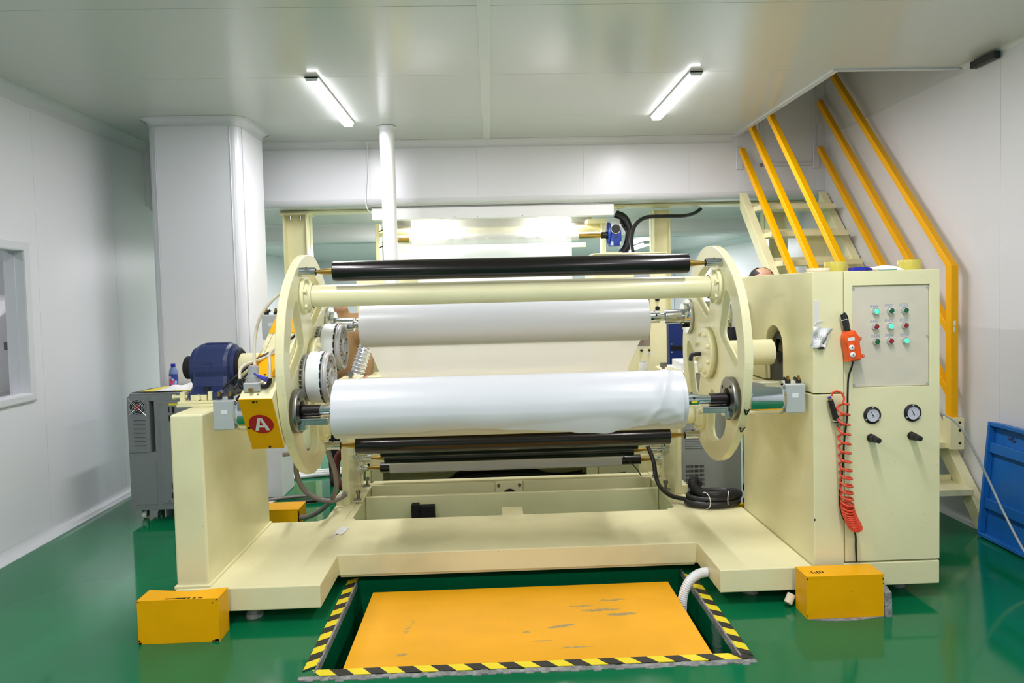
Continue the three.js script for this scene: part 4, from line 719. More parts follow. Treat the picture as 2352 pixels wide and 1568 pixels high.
  // hazard tape along three sides of the pit, every stripe a piece
  function hazard(label, along, fixed, from, to, dir) {
    const t = thing('hazard_tape', label, 'tape', along === 'z' ? [fixed + .025, .001, (from + to) / 2] : [(from + to) / 2, .001, fixed + .024], 'black and yellow tape around the pit'); const w = .05, step = along === 'z' ? .058 : .068, sk = along === 'z' ? .035 : .04; let k = 0;
    for (let q = from; q < to - .001; q += step, k++) { const e = Math.min(q + step, to); const P4 = along === 'z' ? [[fixed, q], [fixed + w, q + dir * sk], [fixed + w, e + dir * sk], [fixed, e]] : [[q, fixed], [e, fixed], [e + dir * sk, fixed + w * .9], [q + dir * sk, fixed + w * .9]];
      part(t, 'stripe', prismY(P4, .0015, .0042), k % 2 ? M.tapeBlack : M.tapeYellow); }
  }
  hazard('black and yellow hazard tape along the left edge of the pit', 'z', -.797, -3.6, -2.72, -1); hazard('black and yellow hazard tape along the right edge of the pit', 'z', .986, -3.53, -2.74, 1); hazard('black and yellow hazard tape along the front edge of the pit', 'x', -2.7285, -.76, 1.0, 1);
  const wh = thing('ribbed_hose', 'white ribbed conduit looping from the pit up under the base frame', 'conduit', [.95, 0, -3.3]);
  const hp = [V(.90, -.3, -3.28), V(.90, -.08, -3.27), V(.905, .01, -3.26), V(.935, .07, -3.27), V(.99, .095, -3.30), V(1.06, .09, -3.34), V(1.13, .07, -3.40), V(1.2, .045, -3.46)];
  part(wh, 'hose', tube(hp, .021, 60, 14), M.pipeWhite); const cv = new THREE.CatmullRomCurve3(hp, false, 'centripetal'), rg = []; for (let i = 5; i < 76; i++) { const p = cv.getPointAt(i / 80), d = cv.getTangentAt(i / 80); const g = new THREE.TorusGeometry(.0212, .0022, 6, 18); g.applyQuaternion(new THREE.Quaternion().setFromUnitVectors(V(0, 0, 1), d)); g.translate(p.x, p.y, p.z); rg.push(g); } part(wh, 'ribs', rg, M.pipeWhite, { kind: 'stuff' });
}
{ // coil of black conduit on the platform and the lead going into it
  const c = thing('conduit_coil', 'coil of black corrugated conduit lying on the base platform by the cabinet', 'conduit', [1.35, .178, -4.08]);
  const loop = (cx, cz, rx, rz, y, r, tilt) => { const p = []; for (let i = 0; i < 24; i++) { const a = i / 24 * Math.PI * 2; p.push(V(cx + rx * Math.cos(a), y + tilt * Math.sin(a * 1 + 2.6) * .03, cz + rz * Math.sin(a))); } return p; };
  const R = .021; const loops = [loop(1.335, -4.13, .155, .085, .2, R, .0), loop(1.34, -4.135, .15, .08, .235, R, .2), loop(1.35, -4.14, .14, .075, .268, R, .6)];
  part(c, 'loop', tube(loops[0], R, 90, 12, true), M.hoseBlack); part(c, 'loop', tube(loops[1], R * .8, 90, 12, true), M.hoseBlack);
  const top = [V(1.5, .24, -4.12), V(1.44, .255, -4.09), V(1.36, .25, -4.07), V(1.28, .25, -4.09), V(1.235, .275, -4.13), V(1.225, .30, -4.17), V(1.25, .31, -4.2), V(1.28, .28, -4.22)];
  part(c, 'loop', tube(top, .027, 70, 14), M.hoseBlack); const cv = new THREE.CatmullRomCurve3(top, false, 'centripetal'), rg = []; for (let i = 1; i < 60; i++) { const p = cv.getPointAt(i / 60), d = cv.getTangentAt(i / 60); const g = new THREE.TorusGeometry(.027, .003, 6, 18); g.applyQuaternion(new THREE.Quaternion().setFromUnitVectors(V(0, 0, 1), d)); g.translate(p.x, p.y, p.z); rg.push(g); } part(c, 'ribs', rg, M.hoseBlack, { kind: 'stuff' });
  part(c, 'lead', tube([[1.19, .21, -4.14], [1.12, .21, -4.2], [1.08, .22, -4.3], [1.06, .25, -4.38], [1.055, .30, -4.42], [1.05, .38, -4.46], [1.03, .46, -4.52]], .014, 50, 10), M.hoseBlack);
  for (const [x, z, a] of [[1.27, -4.05, .3], [1.42, -4.07, -.5]]) part(c, 'cable_tie', (() => { const g = new THREE.TorusGeometry(.048, .0025, 6, 26); g.rotateY(Math.PI / 2 + a); g.translate(x, .228, z); return g; })(), M.white);
  part(c, 'sensor_wire', tube([[.86, .40, -4.55], [.93, .33, -4.62], [1.0, .25, -4.72], [1.03, .2, -4.74]], .004, 24, 6), M.hoseBlack);
  const pr = []; for (let i = 0; i <= 6; i++) { const r = []; for (let j = 0; j <= 6; j++) { const u = j / 6, v = i / 6; r.push(V(-.905 + .05 * u - .012 * v, .1765 + .004 * Math.abs(Math.sin(u * 5 + v * 3)), -3.95 + .12 * v + .02 * u)); } pr.push(r); }
  const ps = thing('paper_scrap', 'torn scrap of white film on the base platform', 'scrap', [-.89, .176, -3.9]); part(ps, 'scrap', sheet(pr), M.paper); part(ps, 'shred', [tube([[-.905, .178, -3.84], [-.92, .18, -3.80], [-.94, .178, -3.78], [-.915, .178, -3.77], [-.905, .179, -3.82]], .002, 20, 5)], M.paper);
}

// ---------------------------------------------------------------- stairs with yellow handrails
const SL = 1.12;                                   // rise over run
{
  const t = thing('steel_stairs', 'cream steel stairs with open treads climbing along the right wall', 'stairs', [2.55, 0, -4.9]);
  const stringer = (x0, x1) => prismX([[-3.85, 0], [-3.97, 0], [-5.95, 2.20], [-5.95, 2.34], [-5.94, 2.34]], x0, x1, .003);
  part(t, 'stringer', stringer(2.2, 2.265), M.cream); part(t, 'stringer', stringer(2.90, 2.965), M.cream);
  for (let k = 0; k < 9; k++) { const y = .255 + k * .243, z = -3.85 - y / SL + .07 + .0125 * k; part(t, 'tread', [bx(2.265, 2.90, y - .04, y, z - .22, z, .004), bx(2.265, 2.9, y, y + .035, z - .22, z - .205, .003)], M.creamDirty); }
  part(t, 'support_leg', [bx(2.62, 2.66, .0, 1.95, -5.62, -5.58, .003), bx(2.66, 2.78, 0, 1.95, -5.60, -5.59, .003), bx(2.78, 2.82, 0, 1.95, -5.62, -5.58, .003)], M.cream);
  part(t, 'post_bracket', [bx(2.865, 2.955, .46, .66, -4.245, -4.17, .004)], M.creamDirty);
  for (const y of [.5, .58, .63]) part(t, 'bolt_hole', cylZ(2.925, y, -4.171, -4.168, .009, 12), M.blackMatt);
}
{
  const lines = [[1.61, -4.216], [1.695, -4.665], [1.682, -5.01]];
  const y = (i, z) => lines[i][0] + SL * (lines[i][1] - z);
  for (const [x, lab, far] of [[2.905, 'yellow three-rail handrail against the right wall', 1], [2.215, 'yellow three-rail handrail on the open side of the stairs', 0]]) {
    const t = thing('handrail', lab, 'handrail', [x, 0, -4.9]);
    const zTop = [far ? -5.75 : -5.62, -5.93, -5.93];
    part(t, 'post', bx(x - .024, x + .024, far ? .64 : .3, y(0, -4.216) + .01, -4.245, -4.19, .004), M.rail);
    for (let i = 0; i < 3; i++) part(t, i ? 'mid_rail' : 'top_rail', bar([x, y(i, -4.21), -4.21], [x, y(i, zTop[i] - .0), zTop[i]], .044, .044), M.rail);
    if (far) part(t, 'scuff', [pbx(x - .01, x + .006, 1.24, 1.27, -4.1905, -4.189), pbx(x - .008, x + .0, 1.2, 1.235, -4.1905, -4.189)], M.white);
  }
}
// things by the stairs
{
  solo('cardboard_box', 'small brown cardboard box under the lowest stair tread', 'box', bx(2.52, 2.66, .0, .17, -4.35, -4.2, .004), M.cardboard);
  const w = []; for (let i = 0; i <= 10; i++) { const r = []; for (let j = 0; j <= 8; j++) { const u = j / 8, v = i / 10; r.push(V(2.68 + .15 * u + .03 * Math.sin(v * 5), .16 - .11 * v * v + .03 * Math.sin(u * 4 + v * 2), -4.32 + .05 * Math.sin(u * 3) + .06 * v)); } w.push(r); } solo('kraft_paper', 'crumpled brown kraft paper under the stairs beside the cardboard box', 'paper', sheet(w, .002), M.cardboard);
  // blue crate leaning on the wall, its open side to the room
  const a = V(2.93, .003, -3.985), tilt = .0; const c = thing('plastic_crate', 'blue ribbed plastic crate lid leaning on the right wall', 'crate', [2.93, 0, -3.6]);
  const L = .95, Hh = .68, lean = .095; const g = (z0, z1, h0, h1, d0, d1, r = .004) => { const q = bx(-d1, -d0, h0, h1, z0, z1, r); q.rotateZ(-lean); q.rotateY(-.02); q.translate(2.902, .004, -3.92); return q; };
  part(c, 'base', g(0, L, 0, Hh, .0, .012), M.crateBlue);
  part(c, 'rim', g(0, L, 0, .022, .012, .05), M.crateBlue); part(c, 'rim', g(0, L, Hh - .022, Hh, .012, .05), M.crateBlue); part(c, 'rim', g(0, .018, .022, Hh - .022, .012, .05), M.crateBlue); part(c, 'rim', g(L - .018, L, .022, Hh - .022, .012, .05), M.crateBlue);
  for (const h of [.17, .50]) part(c, 'rib', g(.018, L - .018, h, h + .06, .012, .036), M.crateBlue);
  part(c, 'scuff', [g(.13, .15, .60, .612, .0121, .016, .002), g(.16, .18, .592, .606, .0121, .016, .002), g(.15, .165, .605, .622, .0121, .015, .002)], M.navy);
  solo('clear_hose', 'thin clear hose arching from behind the cabinet to the floor on the right', 'hose', tube([[2.05, .82, -4.1], [2.25, .83, -3.86], [2.43, .80, -3.62], [2.515, .738, -3.6], [2.611, .58, -3.6], [2.672, .459, -3.6], [2.7, .27, -3.50], [2.68, .10, -3.30], [2.66, .03, -3.1], [2.62, .012, -2.9], [2.4, .01, -2.5]], .0062, 90, 10), M.clearHose);
}
// ---------------------------------------------------------------- grey machine on castors, left
{
  const z = -4.74, t = thing('temperature_controller', 'grey mould temperature machine on castors behind the left pedestal', 'machine', [-2.2, 0, -4.95]);
  const x0 = -2.515, x1 = -1.95, d = -5.06;
  part(t, 'body', [bx(x0, x1, .075, .478, d, z, .003), bx(-2.333, x1, .4782, .83, d, z, .002), bx(x0, -2.365, .4782, .83, d, z, .002), pbx(-2.364, -2.334, .4782, .83, d, d + .02), prismZ([[x0, .8302], [x1, .8302], [x1, .875], [x0 + .02, .875], [x0, .855]], d, z, .001)], M.greyCab);
  part(t, 'top_plate', bx(x0 + .02, x1, .875, .885, d, z, .003), M.greyCab);
  part(t, 'upper_door', bx(x0 + .006, -2.366, .478, .865, z, z + .006, .002), M.greyCab);
  part(t, 'lower_panel', bx(x0 + .035, -2.335, .115, .43, z, z + .004, .0015), M.greyCab);
  part(t, 'side_door', bx(-2.295, -1.98, .117, .825, z, z + .005, .002), M.greyCab);
  for (const y of [.75, .69, .22, .155]) part(t, 'hinge', bx(-2.232, -2.226, y, y + .04, z + .004, z + .0075, .001), M.blackMatt);
  part(t, 'lock', bx(-2.208, -2.192, .745, .79, z + .005, z + .009, .007), M.blackMatt); part(t, 'warning_label', bx(-2.228, -2.172, .797, .812, z + .005, z + .006, .0003), M.tapeYellow);
  for (const [x, y] of [[-2.278, .805], [-2.25, .135]]) part(t, 'screw', cylZ(x, y, z + .005, z + .008, .006, 10), M.brass);
  for (let k = 0; k < 7; k++) { const y = .705 - k * .029; part(t, 'louvre', prismX([[z + .005, y - .009], [z + .017, y], [z + .005, y + .003]], x0 + .045, -2.39, .0), M.greyCab); }
  const fx = -2.44, fy = .792, f = part(t, 'fan', [lathe([[0, .001], [0, .052], [.002, .052], [.002, .001]], [fx, fy, z + .005], [fx, fy, 5], 32)], M.blackMatt);
  for (const r of [.052, .042, .032, .022]) part(f, 'guard_ring', (() => { const g = new THREE.TorusGeometry(r, .0017, 6, 40); g.translate(fx, fy, z + .012); return g; })(), M.chrome);
  for (const s of [1, -1]) part(f, 'guard_wire', rod([fx - .058, fy - .058 * s, z + .013], [fx + .058, fy + .058 * s, z + .013], .0018, .0018, 6), M.chrome);
  part(f, 'fan_hub', cylZ(fx, fy, z + .006, z + .01, .02, 20), M.redMark);
  for (const [x, zz] of [[-2.45, z - .05], [-2.02, z - .05], [-2.45, d + .05], [-2.02, d + .05]]) { const k = part(t, 'castor', [bx(x - .03, x + .03, .068, .075, zz - .03, zz + .03, .001), bx(x - .018, x - .013, .02, .07, zz - .025, zz + .012, .002), bx(x + .013, x + .018, .02, .07, zz - .025, zz + .012, .002)], M.steel); part(k, 'wheel', cylX(x - .012, x + .012, .027, zz - .01, .027, 24), M.filmEdge); }
  const bz = -4.82, bxx = -2.25;
  const fo = thing('folder', 'yellow folder lying on the grey machine under the glove', 'folder', [-2.22, .886, -4.9]); part(fo, 'cover', prismY([[-2.45, -4.80], [-1.99, -4.78], [-1.98, -5.04], [-2.40, -5.05]], .8895, .8935, .001), M.folder); part(fo, 'back', prismY([[-2.5, -4.765], [-2.02, -4.76], [-2.0, -5.03], [-2.46, -5.04]], .8855, .889, .001), M.black);
  const gr = []; for (let i = 0; i <= 14; i++) { const r = []; for (let j = 0; j <= 20; j++) { const u = j / 20, v = i / 14, e = Math.sin(Math.min(1, u * 1.02) * Math.PI) * Math.sin(v * Math.PI); r.push(V(-2.34 + .32 * u, .894 + .042 * Math.pow(Math.max(0, e), .7) * (.55 + .6 * u) + .008 * Math.sin(u * 17 + v * 5) * e, -4.79 - .11 * v + .02 * Math.sin(u * 7))); } gr.push(r); }
  solo('work_glove', 'crumpled white work glove on the yellow folder', 'glove', sheet(gr), M.glove);
  const b = thing('drink_bottle', 'blue drink bottle with a printed label on the grey machine', 'bottle', [bxx, .8935, bz - .05]);
  const bt = canvasTex(256, 128, (c) => { c.fillStyle = '#2a3a8e'; c.fillRect(0, 0, 256, 128); for (let k = 0; k < 26; k++) { c.fillStyle = ['#e0446a', '#5fa8e0', '#c8365a', '#8fc4ea'][k % 4]; c.beginPath(); c.arc(hash(k, 1, 2) * 256, hash(k, 3, 2) * 100, 12 + hash(k, 5, 2) * 8, 0, 7); c.fill(); } c.fillStyle = '#e8e8f0'; c.fillRect(110, 84, 20, 36); });
  const B = (pr) => lathe(pr, [bxx, .8935, bz - .05], [bxx, 5, bz - .05], 28);
  part(b, 'body', B([[0, .001], [0, .026], [.004, .029], [.03, .0285], [.09, .029], [.105, .0295], [.115, .028], [.135, .026], [.15, .018], [.155, .0135], [.165, .0135]]), P({ color: 0x8fa6d8, roughness: .15, transmission: .5, thickness: 0 }));
  part(b, 'liquid', B([[.002, .001], [.002, .025], [.05, .026], [.1, .026], [.1, .001]]), M.blueKnife); part(b, 'label', B([[.012, .0297], [.108, .0297]]), S({ map: bt, roughness: .4 }), { keepUV: true }); part(b, 'cap', B([[.158, .001], [.158, .0155], [.178, .0155], [.18, .013], [.18, .001]]), M.blueKnife);
}
// ---------------------------------------------------------------- floor clutter behind the turret, left
{
  const y = thing('guard_box', 'yellow foot guard on the floor behind the base frame, left', 'guard box', [-1.45, 0, -4.65]); part(y, 'cover', [bx(-1.75, -1.31, .1, .112, -4.70, -4.53, .002), bx(-1.75, -1.31, 0, .1, -4.542, -4.53, .002), bx(-1.322, -1.31, 0, .1, -4.70, -4.53, .002)], M.yellow);
  solo('guard_box', 'small yellow foot guard on the floor behind the black conduit coil', 'guard box', bx(1.4, 1.62, .0, .1, -4.46, -4.36, .004), M.yellow);
  solo('braided_hose', 'grey braided hose looping down below the left disc', 'hose', tube([[-1.16, .70, -4.02], [-1.20, .55, -4.14], [-1.225, .42, -4.22], [-1.19, .31, -4.26], [-1.11, .245, -4.28], [-1.03, .228, -4.30], [-.99, .235, -4.34], [-.96, .25, -4.36]], .0165, 60, 10), M.braid, 'braided hoses');
  solo('braided_hose', 'grey braided hose bending down to the yellow guard behind the frame', 'hose', tube([[-1.03, .72, -4.12], [-1.02, .55, -4.2], [-.995, .42, -4.24], [-1.0, .31, -4.27], [-1.06, .21, -4.32], [-1.16, .12, -4.42], [-1.26, .065, -4.5], [-1.32, .05, -4.56]], .0165, 60, 10), M.braid, 'braided hoses');
  solo('braided_hose', 'grey braided hose running back from under the letter A plate', 'hose', tube([[-1.24, .60, -4.0], [-1.16, .605, -4.02], [-1.06, .62, -4.05], [-.98, .63, -4.1]], .015, 30, 10), M.braid, 'braided hoses');
  solo('floor_cable', 'black cable lying across the green floor behind the left pedestal', 'cable', tube([[-1.9, .018, -4.72], [-1.7, .018, -4.86], [-1.45, .018, -5.0], [-1.2, .018, -5.05], [-1.0, .018, -5.08]], .016, 40, 8), M.hoseBlack);
  for (let k = 0; k < 3; k++) solo('white_conduit', ['white conduit on the floor, front one of the three', 'white conduit on the floor, middle one of the three', 'white conduit on the floor, rear one of the three'][k], 'conduit', tube([[-2.3, .016, -5.55 - k * .05], [-1.9, .016, -5.62 - k * .06], [-1.6, .016, -5.74 - k * .07], [-1.35, .016, -5.80 - k * .08], [-1.22, .016, -5.83 - k * .09]], .016, 40, 8), M.pipeWhite, 'white conduits on the floor');
  solo('flat_cable', 'grey cable curving over the floor behind the left pedestal', 'cable', tube([[-2.0, .014, -5.02], [-1.75, .014, -5.08], [-1.58, .014, -5.14], [-1.4, .016, -5.17]], .013, 30, 8), M.braid);
  const p = thing('yellow_guard', 'yellow upright sheet guard behind the left stand plate', 'guard', [-1.15, 0, -5.2]); part(p, 'sheet', bx(-1.155, -1.07, .0, .74, -5.22, -5.2, .004), M.yellow);
  solo('brown_hose', 'dark red-brown hose loop beside the yellow upright guard', 'hose', tube([[-1.1, .36, -5.24], [-1.17, .33, -5.26], [-1.22, .26, -5.28], [-1.24, .17, -5.28], [-1.22, .09, -5.27], [-1.16, .04, -5.26], [-1.05, .03, -5.25]], .03, 40, 12), M.brownHose);
  solo('white_box', 'white cabinet standing beside the column behind the left pedestal', 'cabinet', bx(-1.80, -1.62, .0, .42, -5.50, -5.2, .006), M.white);
  solo('floor_sheet', 'white sheet of paper on the green floor by the white cabinet', 'sheet', prismY([[-1.95, -5.05], [-1.62, -5.16], [-1.72, -4.95], [-2.0, -4.8]], .001, .003), M.paper);
}
// ---------------------------------------------------------------- coating line behind
{
  const f = thing('portal_frame', 'cream steel portal frame under the rear ceiling', 'frame', [.1, 0, -6.3]);
  const hCol = (x0, x1, z0, z1, y1) => [bx(x0, x0 + .012, 0, y1, z0, z1, .002), bx(x1 - .012, x1, 0, y1, z0, z1, .002), bx(x0, x1, 0, y1, (z0 + z1) / 2 - .006, (z0 + z1) / 2 + .006, .001)];
  part(f, 'column', hCol(-1.85, -1.635, -6.42, -6.22, 2.27), M.cream); part(f, 'column', hCol(1.54, 1.70, -6.55, -6.38, 2.27), M.cream); part(f, 'column', hCol(2.62, 2.8, -6.55, -6.35, 2.27), M.cream); part(f, 'column', hCol(-1.0, -.8, -7.6, -7.45, 2.09), M.cream);
  part(f, 'end_plate', bx(-1.87, -1.62, 2.265, 2.28, -6.43, -6.2, .002), M.cream); part(f, 'beam', [bx(-1.87, 2.9, 2.28, 2.298, -6.42, -6.22, .003)], M.cream);
  for (const x of [-1.79, -1.70]) part(f, 'bolt', [cylY(x, 2.235, 2.266, -6.26, .012, 6), cylY(x, 2.22, 2.24, -6.26, .007, 10)], M.steel);
  part(f, 'diagonal', bar([.6, 2.285, -6.9], [1.25, 2.285, -6.3], .06, .02), M.cream);
}
solo('riser_pipe', 'white round pipe standing from floor to ceiling in front of the bulkhead', 'pipe', [cylY(-.785, 0, CH - .001, -5.47, .057, 36), lathe([[0, .058], [0, .07], [.006, .07], [.008, .058]], [-.785, CH - .01, -5.47], [-.785, 9, -5.47])], M.pipeWhite);
{ const g = thing('bulkhead_cable', 'thin white cable running down the bulkhead to the light box', 'cable', [-1.02, 2.2, -5.98]); part(g, 'cable', tube([[-1.03, 2.845, -5.975], [-1.035, 2.7, -5.985], [-1.05, 2.5, -5.985], [-1.06, 2.33, -5.985], [-1.05, 2.27, -6.02], [-1.02, 2.23, -6.1]], .006, 40, 6), M.white); part(g, 'junction', bx(-1.045, -1.015, 2.83, 2.85, -5.985, -5.965, .003), M.white); }
{
  const t = thing('light_box', 'long white box beam hanging under the bulkhead', 'box beam', [.04, 2.21, -6.17]);
  part(t, 'casing', bx(-1.03, 1.115, 2.188, 2.289, -6.2, -6.08, .003), M.white); part(t, 'lid', bx(-1.032, 1.117, 2.289, 2.2985, -6.205, -6.075, .002), M.dullSteel);
  for (const x of [-.3, -.1, .1, .3]) part(t, 'screw', cylZ(x, 2.2, -6.081, -6.078, .005, 8), M.steel);
}
{ // coating head: web over rollers
  const w = thing('web_feeder', 'cream roller frame with white film web running over its rollers', 'machine', [.03, 1.0, -6.5]);
  const z = -6.45;
  part(w, 'side_frame', [bx(1.06, 1.10, 1.55, 2.19, z - .1, z + .02, .004), bx(.92, 1.10, 2.15, 2.19, z - .1, z + .06, .004), bx(1.1, 1.24, 1.86, 1.88, z - .1, z + .06, .003)], M.cream);
  part(w, 'side_frame', [bx(-1.06, -1.02, 1.55, 2.19, z - .1, z + .02, .004), bx(-1.02, -.92, 2.08, 2.1, z - .1, z + .06, .004)], M.cream);
  const R = (y, zz, r, x0, x1, m, nm) => part(w, nm, cylX(x0, x1, y, zz, r, 36), m);
  R(2.19, z - .12, .05, -.92, .98, M.dullSteel, 'drive_roller'); R(2.04, z - .02, .04, -.745, .845, M.pipeWhite, 'guide_roller'); R(2.04, z - .02, .022, -.98, 1.06, M.brass, 'roller_shaft'); R(2.12, z - .1, .035, -1.02, 1.06, M.cream, 'tie_tube');
  part(w, 'tray', [bx(-.86, .93, 1.94, 1.985, z - .12, z - .1, .003)], M.filmEdge);
  const c = new THREE.CatmullRomCurve3([V(0, 2.29, z + .04), V(0, 2.19, z + .015), V(0, 2.1, z + .016), V(0, 2.04, z + .021), V(0, 1.98, z + .018), V(0, 1.7, z + .01), V(0, 1.3, z), V(0, .9, z)]).getPoints(40); const rows = [];
  for (const p of c) { const r = []; for (let j = 0; j <= 60; j++) { const x = -.725 + 1.5 * j / 60; r.push(V(x, p.y, p.z + .0025 * Math.sin(x * 40 + p.y * 3) + .0015 * Math.sin(x * 93))); } rows.push(r); }
  part(w, 'film_web', sheet(rows), M.clearFilm);
  part(w, 'rear_rail', [bx(-.86, .93, 1.86, 1.88, z - .5, z - .48, .002), bx(.0, .03, 1.75, 1.86, z - .5, z - .47, .003), bx(.2, .23, 1.75, 1.86, z - .5, z - .47, .003)], M.dullSteel);
  const m = thing('gear_motor', 'blue gear motor on the right side of the roller frame', 'motor', [1.14, 1.88, -6.4]);
  part(m, 'flange', [lathe([[0, .001], [0, .10], [.02, .1], [.02, .001]], [1.12, 2.06, z], [9, 2.06, z], 36)], M.motorBlue);
  part(m, 'gearbox', [bx(1.135, 1.235, 1.935, 2.135, z - .08, z + .09, .012)], M.motorBlue); part(m, 'cover', [cylZ(1.18, 2.09, z + .09, z + .1, .042, 28)], M.black); part(m, 'cover_ring', (() => { const g = new THREE.TorusGeometry(.044, .004, 8, 32); g.translate(1.18, 2.09, z + .1); return g; })(), M.aluminium);
  for (const [x, y] of [[1.148, 2.115], [1.222, 2.115], [1.148, 1.955], [1.222, 1.955]]) part(m, 'clamp', bx(x - .011, x + .011, y - .018, y + .018, z + .09, z + .096, .002), M.aluminium);
  part(m, 'coupling', [cylX(1.06, 1.135, 2.04, z, .035, 20)], M.oxide); for (let k = 0; k < 5; k++) part(m, 'cooling_fin', pbx(1.155 + k * .014, 1.16 + k * .014, 1.94, 1.99, z + .09, z + .098), M.motorBlue);
  part(m, 'name_plate', bx(1.165, 1.2, 2.005, 2.03, z + .09, z + .0925, .0006), M.navy);
  solo('cable_bundle', 'thick bundle of black cables hanging beside the blue motor', 'cable', [tube([[1.20, 2.24, z], [1.27, 2.2, z + .02], [1.31, 2.12, z + .03], [1.32, 2.04, z + .03], [1.29, 1.92, z + .03], [1.23, 1.84, z + .02], [1.2, 1.78, z]], .038, 50, 12), tube([[1.23, 2.26, z], [1.245, 2.15, z + .03], [1.29, 2.06, z + .06], [1.28, 1.95, z + .05], [1.22, 1.86, z + .04], [1.12, 1.80, z + .02], [1.04, 1.79, z]], .012, 50, 8)], M.hoseBlack);
  solo('hanging_cable', 'black cable swooping from the rear ceiling down to the console cabinet', 'cable', tube([[2.04, 2.28, -6.55], [1.95, 2.23, -6.45], [1.8, 2.19, -6.3], [1.6, 2.18, -6.2], [1.4, 2.16, -6.1], [1.28, 2.08, -5.98], [1.22, 1.95, -5.85], [1.2, 1.80, -5.7]], .018, 60, 10), M.hoseBlack);
  solo('wire_loop', 'thin black wire loop beside the white riser pipe', 'wire', tube([[-1.02, 2.12, -6.43], [-.97, 2.13, -6.4], [-.955, 2.07, -6.4], [-.965, 2.0, -6.4], [-1.02, 1.97, -6.43]], .006, 24, 6), M.hoseBlack);
}
{ // console cabinet right of the web
  const t = thing('console_cabinet', 'cream console cabinet with a small screen and red emergency stop', 'cabinet', [1.2, 0, -5.4]);
  const z = -5.2; part(t, 'body', [bx(.80, 1.345, .0, 1.79, -5.75, z, .004)], M.cream); part(t, 'top', bx(.79, 1.355, 1.79, 1.80, -5.76, z + .01, .003), M.cream);
  part(t, 'vent', bx(1.1, 1.22, 1.60, 1.64, z, z + .004, .001), M.greyLight);
  const k = part(t, 'keypad_plate', bx(.98, 1.215, 1.085, 1.46, z, z + .006, .002), M.greyMetalPanel);
  part(k, 'screen_bezel', bx(1.03, 1.165, 1.365, 1.44, z + .006, z + .012, .003), M.filmEdge); part(k, 'screen', bx(1.045, 1.152, 1.375, 1.433, z + .012, z + .013, .001), M.screen);
  part(k, 'start_button', [cylZ(1.155, 1.205, z + .006, z + .02, .013, 20)], M.capGreen); part(k, 'emergency_stop', [lathe([[0, .012], [.012, .012], [.014, .02], [.024, .02], [.028, .014], [.028, .001]], [1.156, 1.158, z + .006], [1.156, 1.158, 5], 24)], M.red);
  for (const [x, y] of [[1.275, 1.44], [1.275, 1.37]]) part(t, 'rotary_switch', [cylZ(x, y, z, z + .008, .017, 20), bx(x - .004, x + .004, y - .014, y + .014, z + .008, z + .02, .003)], M.black);
  for (const x of [1.085, 1.145, 1.205]) part(t, 'toggle_switch', [cylZ(x, 1.05, z, z + .02, .009, 12)], M.black);
  part(t, 'label_strip', [bx(1.12, 1.18, 1.072, 1.08, z, z + .001, .0003), bx(1.18, 1.24, 1.02, 1.03, z, z + .001, .0003)], M.white);
}
{ const t = thing('chiller_cabinet', 'dark blue cabinet with a black stripe between the console and the right disc', 'cabinet', [1.73, 0, -5.8]);
  part(t, 'body', bx(1.46, 2.0, .0, 1.28, -6.1, -5.55, .006), M.blueCab); part(t, 'stripe', bx(1.465, 1.995, 1.015, 1.05, -5.5495, -5.545, .001), M.black);
  for (const y of [1.065, .998]) part(t, 'screw', cylZ(1.475, y, -5.55, -5.547, .006, 8), M.steel); }
{ const t = thing('added_shade_casing', 'added cream casing with skirts that shades the floor behind the base frame', 'machine', [.05, 0, -5.5]);  // casing and skirts added to block light, keeping the floor gap behind the frame dark
  part(t, 'casing', bx(-.93, .78, .30, .92, -5.39, -5.06, .006), M.cream); part(t, 'shade_side_skirt', bx(-.93, -.92, .0, .299, -5.33, -5.12, .002), M.cream); part(t, 'shade_side_skirt', bx(.77, .78, 0, .299, -5.33, -5.12, .002), M.cream); part(t, 'shade_rear_skirt', bx(-.93, .78, .0, .299, -5.39, -5.38, .002), M.cream); for (const [x, z] of [[-.88, -5.11], [.73, -5.11], [-.88, -5.34], [.73, -5.34]]) part(t, 'leg', bx(x - .04, x + .04, 0, .3, z - .04, z + .04, .003), M.cream); }
